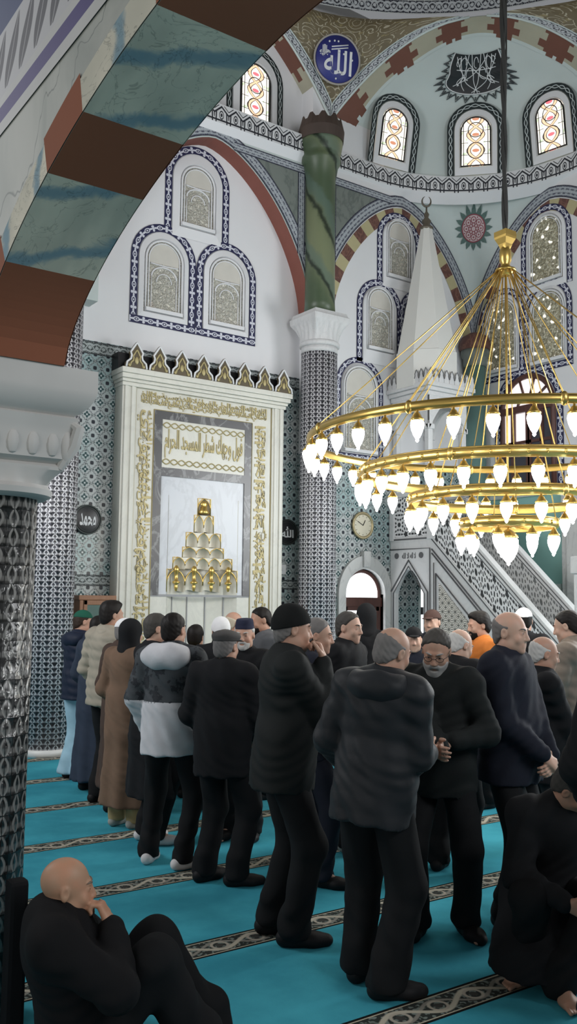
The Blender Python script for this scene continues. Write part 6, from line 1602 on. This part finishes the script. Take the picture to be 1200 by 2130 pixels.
        tob = mesh_obj('coat' if coat else 'jacket', V, Q, topm, root)
        if topm2 is not None:      # lower colour block (and sleeves below the line)
            me = tob.data; me.materials.append(topm2); z = np.zeros(len(me.vertices)*3, np.float32); me.vertices.foreach_get('co', z); z = z.reshape(-1, 3)[:, 2]
            mi = (np.array([z[p.vertices[0]] for p in me.polygons]) < split*s).astype(np.int32); me.polygons.foreach_set('material_index', mi)
        if collar:
            G = Field(np.min([nb, hc_], 0)-0.2, np.max([nb, hc_], 0)+0.2, hc)
            G.cone(tp(0, -0.018, 0.50), tp(0, -0.012, 0.575), 0.098*s, 0.088*s, 0.0); G.cone(tp(0, -0.012, 0.53), tp(0, 0.0, 0.66), 0.072*s, 0.075*s, 0.004, op='s')
            G.cut(tp(0, 0, 0.585), T@np.array((0, -0.25, 1.0))); G.cut(tp(0, 0, 0.50), T@np.array((0, 0, -1.0))); G.ell(tp(0, 0.11, 0.60), (0.035*s, 0.06*s, 0.085*s), 0.008, 's')
            V, Q = G.mesh()
            if len(V): mesh_obj('collar', V, Q, hoodm if (hoodm and not hood) else topm, root)
        if hood:
            HS = 1.0 if hood == 'down' else 1.22
            G = Field(np.min([nb], 0)-0.30, np.max([nb], 0)+0.25, hc)
            G.ell(tp(0, -0.095, 0.505), (HS*0.155*s, HS*0.085*s, HS*0.085*s), 0.0, M=T); G.cone(tp(-0.115, -0.04, 0.525), tp(-0.055, 0.075, 0.47), 0.052*s, 0.035*s, 0.05); G.cone(tp(0.115, -0.04, 0.525), tp(0.055, 0.075, 0.47), 0.052*s, 0.035*s, 0.05)
            G.ell(tp(0, -0.03, 0.60), (0.080*s, 0.075*s, 0.09*s), 0.02, 's', M=T)
            G.warp(lambda x, y, z: 0.004*np.sin(40*x+10*z)*np.sin(34*z))
            V, Q = G.mesh(); mesh_obj('hood', V, Q, hoodm, root)
    # ---- shoes or socks
    if shoem is not None:
        for i in (0, 1):
            p, f = ft[i]; sdv = np.array((f[1], -f[0], 0)); G = Field(p-0.30, p+0.32, 0.006*res); e = 0.010 if shoe == 'shoe' else 0.005
            up = np.array((0, 0, 1.0))
            G.cone(p-f*0.050*s+up*0.042*s, p+f*0.02*s+up*0.040*s, 0.036*s+e, 0.036*s+e, 0.02); G.cone(p+f*0.0*s+up*0.040*s, p+f*0.165*s+up*0.026*s, 0.040*s+e, 0.036*s+e*0.6, 0.03, flat=(up, 0.80)); G.cone(p+f*0.10*s+up*0.028*s-sdv*0.008, p+f*0.10*s+up*0.028*s+sdv*0.008, 0.044*s+e, 0.044*s+e, 0.03, flat=(up, 0.70))
            G.cone(p+up*0.05*s, p+up*(0.10 if shoe == 'shoe' else 0.13)*s, 0.042*s+e*0.5, 0.040*s+e*0.5, 0.02)
            G.cut(p+up*0.001, (0, 0, -1))
            V, Q = G.mesh(); mesh_obj('shoe' if shoe == 'shoe' else 'sock', V, Q, shoem, root)
    root['_bones'] = 0; del root['_bones']
    return root, dict(tp=tp, hc=hc_, Rh=Rh, wr=wr, el=el, kn=kn, s=s, T=T)
# ------------------------------------------------------------------ the people
def spot(px, D):
    lat = (px-600)/F_PX*D*0.997; return (D*math.sin(yaw)+lat*math.cos(yaw), D*math.cos(yaw)-lat*math.sin(yaw))
def facing(phi): return -(math.degrees(yaw)+phi)          # phi: 0 walks away from the entrance corner, 90 towards the minbar side, 180 back
def to_local(at, face, P):
    a = math.radians(face); x, y = P[0]-at[0], P[1]-at[1]; return (x*math.cos(a)+y*math.sin(a), -x*math.sin(a)+y*math.cos(a), P[2])
BLK = cloth('black_wool', (0.0095, 0.0100, 0.0115)); BLK2 = cloth('black_twill_trousers', (0.008, 0.0085, 0.0095)); CHAR = cloth('charcoal_padded_nylon', (0.016, 0.018, 0.021), 0.55, 40, 0.05)
NAVYC = cloth('navy_padded_nylon', (0.012, 0.018, 0.036), 0.6, 40); DNAVY = cloth('dark_navy_cloth', (0.013, 0.015, 0.024)); NTROU = cloth('dark_navy_trousers', (0.016, 0.018, 0.028)); DGREY = cloth('dark_grey_wool', (0.030, 0.031, 0.035)); MGREY = cloth('mid_grey_wool', (0.085, 0.088, 0.095))
BEIGE = cloth('beige_quilted_nylon', (0.30, 0.27, 0.215), 0.6, 40); CAMEL = cloth('camel_brown_wool', (0.155, 0.098, 0.066)); CAMEL2 = cloth('deep_brown_wool', (0.060, 0.040, 0.032)); SKYB = cloth('pale_blue_cotton', (0.30, 0.47, 0.56)); GREENC = cloth('green_velvet_cap', (0.012, 0.085, 0.055), 0.8); WHITEC = cloth('white_knit', (0.72, 0.72, 0.73), 0.9); LGREY = cloth('light_grey_fleece', (0.50, 0.50, 0.52), 0.9)
CAMO = cloth('dark_camouflage_nylon', (0.050, 0.056, 0.062), 0.7, 30, plaid=(0.012, 0.014, 0.018)); GCAP = cloth('grey_tweed_cap', (0.075, 0.072, 0.070)); NCAP = cloth('navy_felt_cap', (0.022, 0.025, 0.048)); BCAP = cloth('black_knit_cap', (0.010, 0.011, 0.011), 0.95, 90); ORNG = cloth('burnt_orange_cotton', (0.55, 0.17, 0.035), 0.8); OLIVE = cloth('khaki_brown_nylon', (0.19, 0.155, 0.125), 0.6); PALEG = cloth('pale_sage_trousers', (0.38, 0.42, 0.36)); BRCAP = cloth('brown_cap_cloth', (0.085, 0.050, 0.042)); SOCKW = cloth('white_cotton_sock', (0.58, 0.56, 0.56), 0.95); SHOEB = cloth('black_sock_shoe', (0.010, 0.010, 0.011), 0.6); SOCKG = cloth('grey_white_sock', (0.30, 0.31, 0.29), 0.95); YEL = cloth('yellow_trim', (0.55, 0.40, 0.05)); DBLUE = cloth('slate_blue_robe_cloth', (0.030, 0.040, 0.062)); CREAMC = cloth('cream_knit', (0.50, 0.44, 0.34))
CHAR2 = cloth('black_green_parka', (0.0115, 0.0135, 0.0135), 0.75); H_LGREY = cloth('light_grey_beard', (0.30, 0.29, 0.28), 0.7, 180)
CL = ((-0.05, 0.19, 0.06, dict(d=(0.7, 0.35, -0.2), n=(0, -1, -0.2), t=(0, 0.2, 1))), (0.05, 0.21, 0.04, dict(d=(-0.7, 0.35, -0.25), n=(0, -1, -0.2), t=(0, 0.2, 1))))
FR = ((-0.20, 0.16, 0.02), (0.20, 0.16, 0.02))
def P(label, px, D, phi, **k): return person(label, spot(px, D), facing(phi), **k)

# the greeting line by the mihrab, from the far left
P('person in green cap, navy puffer jacket and pale blue baggy trousers at the far left', 172, 9.5, 42, H=1.70, res=1.7, skin=SK1, hair='short', hairm=H_BROWN, cap='skullcap', capm=GREENC, topm=NAVYC, legm=SKYB, legw=1.75, shoe='shoe', shoem=SHOEB, puffy=0.010, hood='down', hoodm=NAVYC, hem=-0.12, bulk=1.06, hands=((-0.10, 0.30, 0.20), (0.10, 0.30, 0.22)), head=(-20, 10, 0), seed=1)
P('person in long slate-blue robe, mostly hidden behind the beige quilted jacket', 207, 8.95, 38, H=1.66, res=2.0, hair='short', hairm=H_BLACK, topm=DBLUE, coat=0.10, legm=BLK2, shoe='shoe', shoem=SHOEB, hands=FR, head=(-10, 8, 0), seed=2)
P('person in beige quilted jacket and black trousers with thick black hair, seen from behind', 231, 8.42, 38, H=1.80, res=1.6, skin=SK1, hair='full', hairm=H_BLACK, topm=BEIGE, legm=BLK2, shoe='shoe', shoem=SHOEB, puffy=0.011, bulk=1.06, hem=-0.10, hands=FR, head=(-18, 4, 0), seed=3)
P('person in white cap and dark brown coat behind the camel coat', 262, 8.05, 42, H=1.655, res=1.8, hair='short', hairm=H_GREY, cap='skullcap', capm=WHITEC, topm=CAMEL2, coat=0.22, legm=BLK2, shoe='shoe', shoem=SHOEB, hands=FR, head=(-10, 5, 0), seed=4)
P('person in long camel-brown coat with black scarf over the head, back turned', 275, 7.58, 34, H=1.655, res=1.5, cap='scarf', capm=BLK, topm=CAMEL, coat=0.18, bulk=1.05, legm=cloth('ochre_trousers', (0.30, 0.25, 0.13)), shoe='sock', shoem=SOCKG, hands=FR, seed=5)
P('grey-haired person in long black coat beside the hooded jacket', 325, 7.12, 62, H=1.72, res=1.4, skin=SK3, hair='short', hairm=H_DGREY, topm=BLK, coat=0.35, legm=BLK2, shoe='sock', shoem=SOCKW, hands=FR, head=(-8, 3, 0), seed=6)
P('person in camouflage and light grey jacket with big pale hood and white socks', 362, 6.50, 18, H=1.735, res=1.15, skin=SK1, hair='short', hairm=H_BLACK, topm=CAMO, topm2=LGREY, split=1.135, hood='big', hoodm=LGREY, bulk=1.10, hem=-0.17, legm=BLK2, legw=0.92, shoe='sock', shoem=SOCKW, hands=((-0.24, 0.12, -0.02), (0.24, 0.14, -0.02)), feet=((-0.16, 0.04), (0.13, -0.02)), toes=(12, -35), head=(-6, 2, 0), seed=7)
P('small person in navy jacket with yellow collar and a red badge, near the mihrab panels', 410, 8.7, 12, H=1.58, res=2.0, hair='full', hairm=H_BLACK, topm=DNAVY, hood='down', hoodm=YEL, legm=BLK2, shoe='shoe', shoem=SHOEB, hands=FR, bulk=0.95, seed=8)
P('person in grey tweed cap and black coat, back turned, right of the hooded jacket', 470, 6.15, 14, H=1.635, res=1.15, skin=SK2, hair='short', hairm=H_GREY, cap='flat', capm=GCAP, topm=BLK, bulk=1.10, hem=-0.20, legm=BLK2, legw=1.12, shoe='shoe', shoem=SHOEB, hands=((-0.17, 0.22, 0.05), (0.17, 0.22, 0.05)), toes=(-30, -62), feet=((-0.12, 0.02), (0.13, -0.02)), head=(-14, 4, 0), seed=9)
P('person in white knitted cap partly hidden behind the grey tweed cap', 463, 8.2, -8, H=1.66, res=2.0, hair='short', hairm=H_BLACK, cap='beanie', capm=WHITEC, topm=BLK, legm=BLK2, shoe='shoe', shoem=SHOEB, hands=FR, seed=10)
P('bareheaded tan person in dark jacket close to the mihrab panels', 487, 9.6, 40, H=1.70, res=2.0, skin=SK1, hair='fringe', hairm=CREAMC, topm=BLK, legm=BLK2, shoe='shoe', shoem=SHOEB, hands=FR, head=(-20, 0, 0), seed=11)
P('white-moustached person in navy cap facing the grey tweed cap', 513, 7.3, 196, H=1.675, res=1.35, skin=SK1, hair='short', hairm=H_WHITE, cap='kufi', capm=NCAP, beard='short', beardm=H_WHITE, topm=BLK, legm=BLK2, shoe='shoe', shoem=SHOEB, hands=FR, head=(6, 6, 0), seed=12)
P('black-haired bearded person in grey coat beside the right edge of the mihrab', 552, 8.75, -112, H=1.765, res=1.6, skin=SK2, hair='short', hairm=H_BLACK, beard='short', beardm=H_BLACK, topm=MGREY, coat=0.5, legm=BLK2, shoe='shoe', shoem=SHOEB, hands=CL, head=(0, 14, 0), seed=13)
P('person in black beanie and dark jacket holding a hand to the mouth, standing mid-left', 590, 5.18, 78, H=1.80, res=1.0, skin=SK1, hair='short', hairm=H_GREY, cap='beanie', capm=BCAP, topm=CHAR2, bulk=1.10, belly=0.03, hem=-0.16, legm=BLK2, legw=1.12, shoe='shoe', shoem=SHOEB, lean=3,
  hands=((-0.22, 0.10, -0.12), (0.075, 0.190, 0.515, dict(d=(-0.35, -0.20, 0.9), n=(-0.35, -0.92, -0.1), t=(0.35, -0.3, 0.9), c=(55, 65, 50)))), elbows=((-0.7, -1, -0.2), (0.25, 0.0, -1)), feet=((-0.10, -0.02), (0.11, 0.06)), toes=(10, -6), head=(2, 3, 0), collar=True, hoodm=DGREY, seed=14)
P('person in dark blue jeans and jacket hidden behind the black beanie', 655, 6.2, 96, H=1.72, res=1.3, skin=SK1, hair='short', hairm=H_GREY, topm=DNAVY, bulk=1.06, hem=-0.12, legm=NTROU, legw=1.0, shoe='shoe', shoem=SHOEB, hands=((-0.2, 0.14, -0.02), (0.2, 0.14, -0.02)), feet=((-0.08, -0.12), (0.09, 0.08)), toes=(0, -14), head=(0, 8, 0), seed=15)
P('dark-bearded person in pale shirt seen far off between beanie and black jacket', 668, 10.2, 192, H=1.585, res=2.0, skin=SK3, hair='full', hairm=H_BLACK, beard='short', beardm=H_BLACK, topm=MGREY, legm=BLK2, shoe='shoe', shoem=SHOEB, hands=CL, seed=16)
P('short-haired greying person in black jacket smiling to the right before the arched door', 722, 7.0, 118, H=1.755, res=1.15, skin=SK3, hair='short', hairm=H_DGREY, topm=BLK, bulk=1.12, legm=BLK2, shoe='sock', shoem=SOCKG, hands=CL, head=(-4, 6, 0), feet=((-0.10, -0.05), (0.10, 0.08)), seed=17)
P('person in black hooded coat silhouetted against the arched glass door', 764, 9.3, 8, H=1.79, res=1.9, cap='hood', capm=BLK, topm=BLK, coat=0.4, legm=BLK2, shoe='shoe', shoem=SHOEB, hands=FR, seed=18)
# the two shaking hands
a19, f19 = spot(778, 4.55), facing(28); a22, f22 = spot(918, 5.30), facing(204); hs = spot(914, 4.80); hsP = (hs[0], hs[1], 1.075)
l19 = to_local(a19, f19, hsP); l22 = to_local(a22, f22, hsP)
P('heavily built balding person in charcoal padded jacket, back turned, shaking hands', 778, 4.55, 28, H=1.72, res=1.0, skin=SK1, hair='fringe', hairm=H_GREY, topm=CHAR, bulk=1.13, belly=0.03, hem=-0.15, puffy=0.0022, hood='down', hoodm=CHAR, legm=BLK2, legw=1.28, shoe='shoe', shoem=SHOEB, lean=5, side=4,
  hands=((-0.20, 0.20, 0.04), (l19[0]-0.03, l19[1]-0.09, l19[2]+0.01, dict(abs=True, d=(0.25, 0.95, -0.12), n=(-1, 0.1, 0), t=(0, 0.2, 1), c=(28, 30, 25)))), elbows=((-0.7, -1, -0.2), (0.25, -1, -0.6)), feet=((-0.10, 0.08), (0.10, -0.06)), toes=(0, -52), head=(-24, 10, 6), seed=19)
P('grey-bearded person with glasses and black jacket, head bowed, shaking hands', 918, 5.30, 204, H=1.71, res=1.0, skin=SK1, hair='short', hairm=H_DGREY, beard='full', beardm=H_LGREY, glasses=True, topm=cloth('black_zip_fleece', (0.013, 0.015, 0.015)), bulk=1.10, belly=0.02, hem=-0.14, legm=BLK2, legw=1.1, shoe='shoe', shoem=SHOEB, lean=9,
  hands=((-0.14, 0.25, 0.22, dict(d=(0.75, 0.5, -0.2), n=(0, -0.4, -1), t=(0.2, -1, 0.2), c=(20, 25, 20))), (l22[0]+0.02, l22[1]-0.085, l22[2]+0.01, dict(abs=True, d=(-0.2, 0.95, -0.1), n=(-1, -0.1, 0), t=(0, 0.2, 1), c=(28, 30, 25)))), feet=((-0.13, -0.05), (0.12, 0.10)), toes=(40, -8), head=(6, 20, -5), seed=22)
P('white-haired person in dark jacket bending behind the bearded man with glasses', 938, 6.45, 30, H=1.66, res=1.25, skin=SK3, hair='fringe', hairm=H_WHITE, topm=BLK, bulk=1.1, legm=BLK2, legw=1.1, shoe='shoe', shoem=SHOEB, lean=10, hands=((-0.15, 0.28, 0.10), (0.18, 0.26, 0.12)), head=(-30, 12, 4), feet=((-0.11, 0.02), (0.12, -0.04)), seed=23)
P('young person with dark peaked cap facing the room, in front of the minbar passage', 862, 8.3, 186, H=1.60, res=1.7, skin=SK3, hair='short', hairm=H_BLACK, cap='peak', capm=BLK, topm=DNAVY, hood=None, legm=BLK2, shoe='shoe', shoem=SHOEB, hands=CL, head=(0, 4, 0), seed=20)
P('boy in brown cap and white hooded top beside the minbar passage', 902, 9.35, -150, H=1.745, res=1.7, skin=SK3, hair='short', hairm=H_BROWN, cap='peak', capm=BRCAP, topm=DNAVY, hood='down', hoodm=WHITEC, legm=BLK2, shoe='shoe', shoem=SHOEB, hands=CL, head=(0, 4, 0), seed=21)
P('bearded person in burnt-orange top in profile against the minbar lattice', 1003, 8.5, -104, H=1.745, res=1.5, skin=SK1, hair='full', hairm=H_BLACK, beard='short', beardm=H_BLACK, topm=ORNG, legm=BLK2, shoe='shoe', shoem=SHOEB, hands=FR, head=(0, 10, 0), seed=24)
P('tall balding person in dark navy jacket with hands held in front, right of the handshake', 1054, 5.48, 126, H=1.785, res=1.05, skin=SK3, hair='fringe', hairm=H_GREY, topm=DNAVY, bulk=1.14, belly=0.02, hem=-0.15, legm=BLK2, legw=1.12, shoe='shoe', shoem=SHOEB,
  hands=((-0.02, 0.25, 0.00, dict(d=(0.75, 0.2, -0.45), n=(0, -1, -0.2), t=(0, 0.3, 1), c=(30, 35, 30))), (0.10, 0.24, 0.03, dict(d=(-0.6, 0.4, -0.5), n=(0, -1, -0.2), t=(0, 0.3, 1), c=(30, 35, 30)))), feet=((-0.11, -0.04), (0.11, 0.03)), head=(0, 5, 0), seed=25)
P('person in white cap and black coat walking away behind the tall balding person', 1090, 8.9, 16, H=1.78, res=1.8, hair='short', hairm=H_BLACK, cap='skullcap', capm=WHITEC, topm=BLK, legm=BLK2, shoe='shoe', shoem=SHOEB, hands=FR, seed=26)
P('white-haired person in dark jacket in profile, right of the tall balding person', 1122, 5.95, 84, H=1.625, res=1.1, skin=SK1, hair='fringe', hairm=H_WHITE, topm=BLK, bulk=1.08, hem=-0.16, legm=DGREY, shoe='shoe', shoem=SHOEB, hands=((-0.08, 0.26, 0.0), (0.10, 0.26, -0.02)), head=(0, 12, 0), seed=27)
P('person in khaki-brown jacket and pale sage trousers at the right edge', 1190, 7.2, -58, H=1.785, res=1.3, skin=SK3, hair='short', hairm=H_BLACK, topm=OLIVE, puffy=0.006, bulk=1.06, hem=-0.06, legm=PALEG, shoe='shoe', shoem=SHOEB, hands=((-0.16, 0.28, 0.06), (0.16, 0.28, 0.06)), head=(0, 16, 0), seed=28)
# right foreground
def floor_at(px, py):
    d = fwd+r2*((px-600)/F_PX)-u2*((py-1065)/F_PX); k = -1.85/d.z; return (d.x*k, d.y*k, 0)
a29, f29 = spot(1136, 4.80), facing(172); fa, fb = to_local(a29, f29, floor_at(1165, 2080)), to_local(a29, f29, floor_at(1098, 2040))
P('barefoot person in black crouching low at the lower right, head bent', 1136, 4.80, 172, H=1.72, res=1.0, skin=SK2, hair='short', hairm=H_DGREY, topm=BLK, bulk=1.08, hem=-0.02, legm=BLK2, legw=1.2, pelvis=(0, -0.10, 0.36), lean=26, feet=((fa[0], fa[1]), (fb[0], fb[1])), toes=(0, -60), knees=((-0.35, 1, 0.8), (0.35, 1, 0.8)), hands=((-0.20, 0.42, 0.50, dict(abs=True, d=(0.4, 0.6, -0.5))), (0.10, 0.40, 0.46, dict(abs=True, d=(-0.6, 0.6, -0.3)))), head=(45, 22, 0), coat=0.07, seed=29)
P('person in long black coat cut off by the right edge of the photo', 1332, 3.95, 20, H=1.74, res=1.2, skin=SK1, hair='short', hairm=H_GREY, topm=BLK, coat=0.12, bulk=1.1, legm=BLK2, shoe='shoe', shoem=SHOEB, hands=((-0.22, 0.16, 0.02), (0.22, 0.16, 0.0)), elbows=((-0.55, -1, -0.2), (0.7, -1, -0.2)), seed=30)
# seated man by the pillar
a31 = spot(140, 3.72)
person('bald person in black sitting on the carpet by the pillar, hand to the mouth', a31, facing(76), H=1.70, res=0.92, skin=skin_mat('skin_warm_tan', (0.50, 0.295, 0.19)), hairm=cloth('sparse_grey_hair', (0.20, 0.16, 0.13), 0.6, 180), topm=cloth('black_jersey', (0.0075, 0.0075, 0.0085)), bulk=1.20, hem=-0.06, legm=BLK2, legw=1.25, shoe='sock', shoem=SOCKW, pelvis=(0, 0.15, 0.10), lean=-17, feet=((-0.10, 0.66), (0.10, 0.60)), toes=(4, -4), knees=((-0.15, 0.3, 1), (0.10, 0.3, 1)),
  hands=((-0.10, 0.42, 0.36, dict(abs=True, d=(0.5, 0.6, -0.2), n=(0.2, -0.2, -1), t=(0.3, 1, 0))), (0.065, 0.215, 0.560, dict(abs=True, d=(-0.25, -0.45, 0.85), n=(-0.2, -0.85, -0.45), t=(-0.9, 0.2, -0.1), c=(60, 65, 45), th=0.4))), elbows=((-0.9, -0.3, -0.6), (0.6, 0.7, -1)), head=(0, 20, 0), headshift=(0, 0.05, -0.04), seed=31)
t = thing('backrest', 'narrow black padded backrest between the pillar and the seated bald person', 'backrest', (*spot(70, 3.90), 0), 0.0)
m = MB(); m.bevbox(-0.05, 0.03, -0.02, 0.06, 0.05, 0.68, 0.018); obj('pad', m, BLK, t, world=False)
m = MB(); m.bevbox(-0.06, 0.04, -0.05, 0.08, 0.0, 0.06, 0.015); obj('base', m, BLK2, t, world=False)
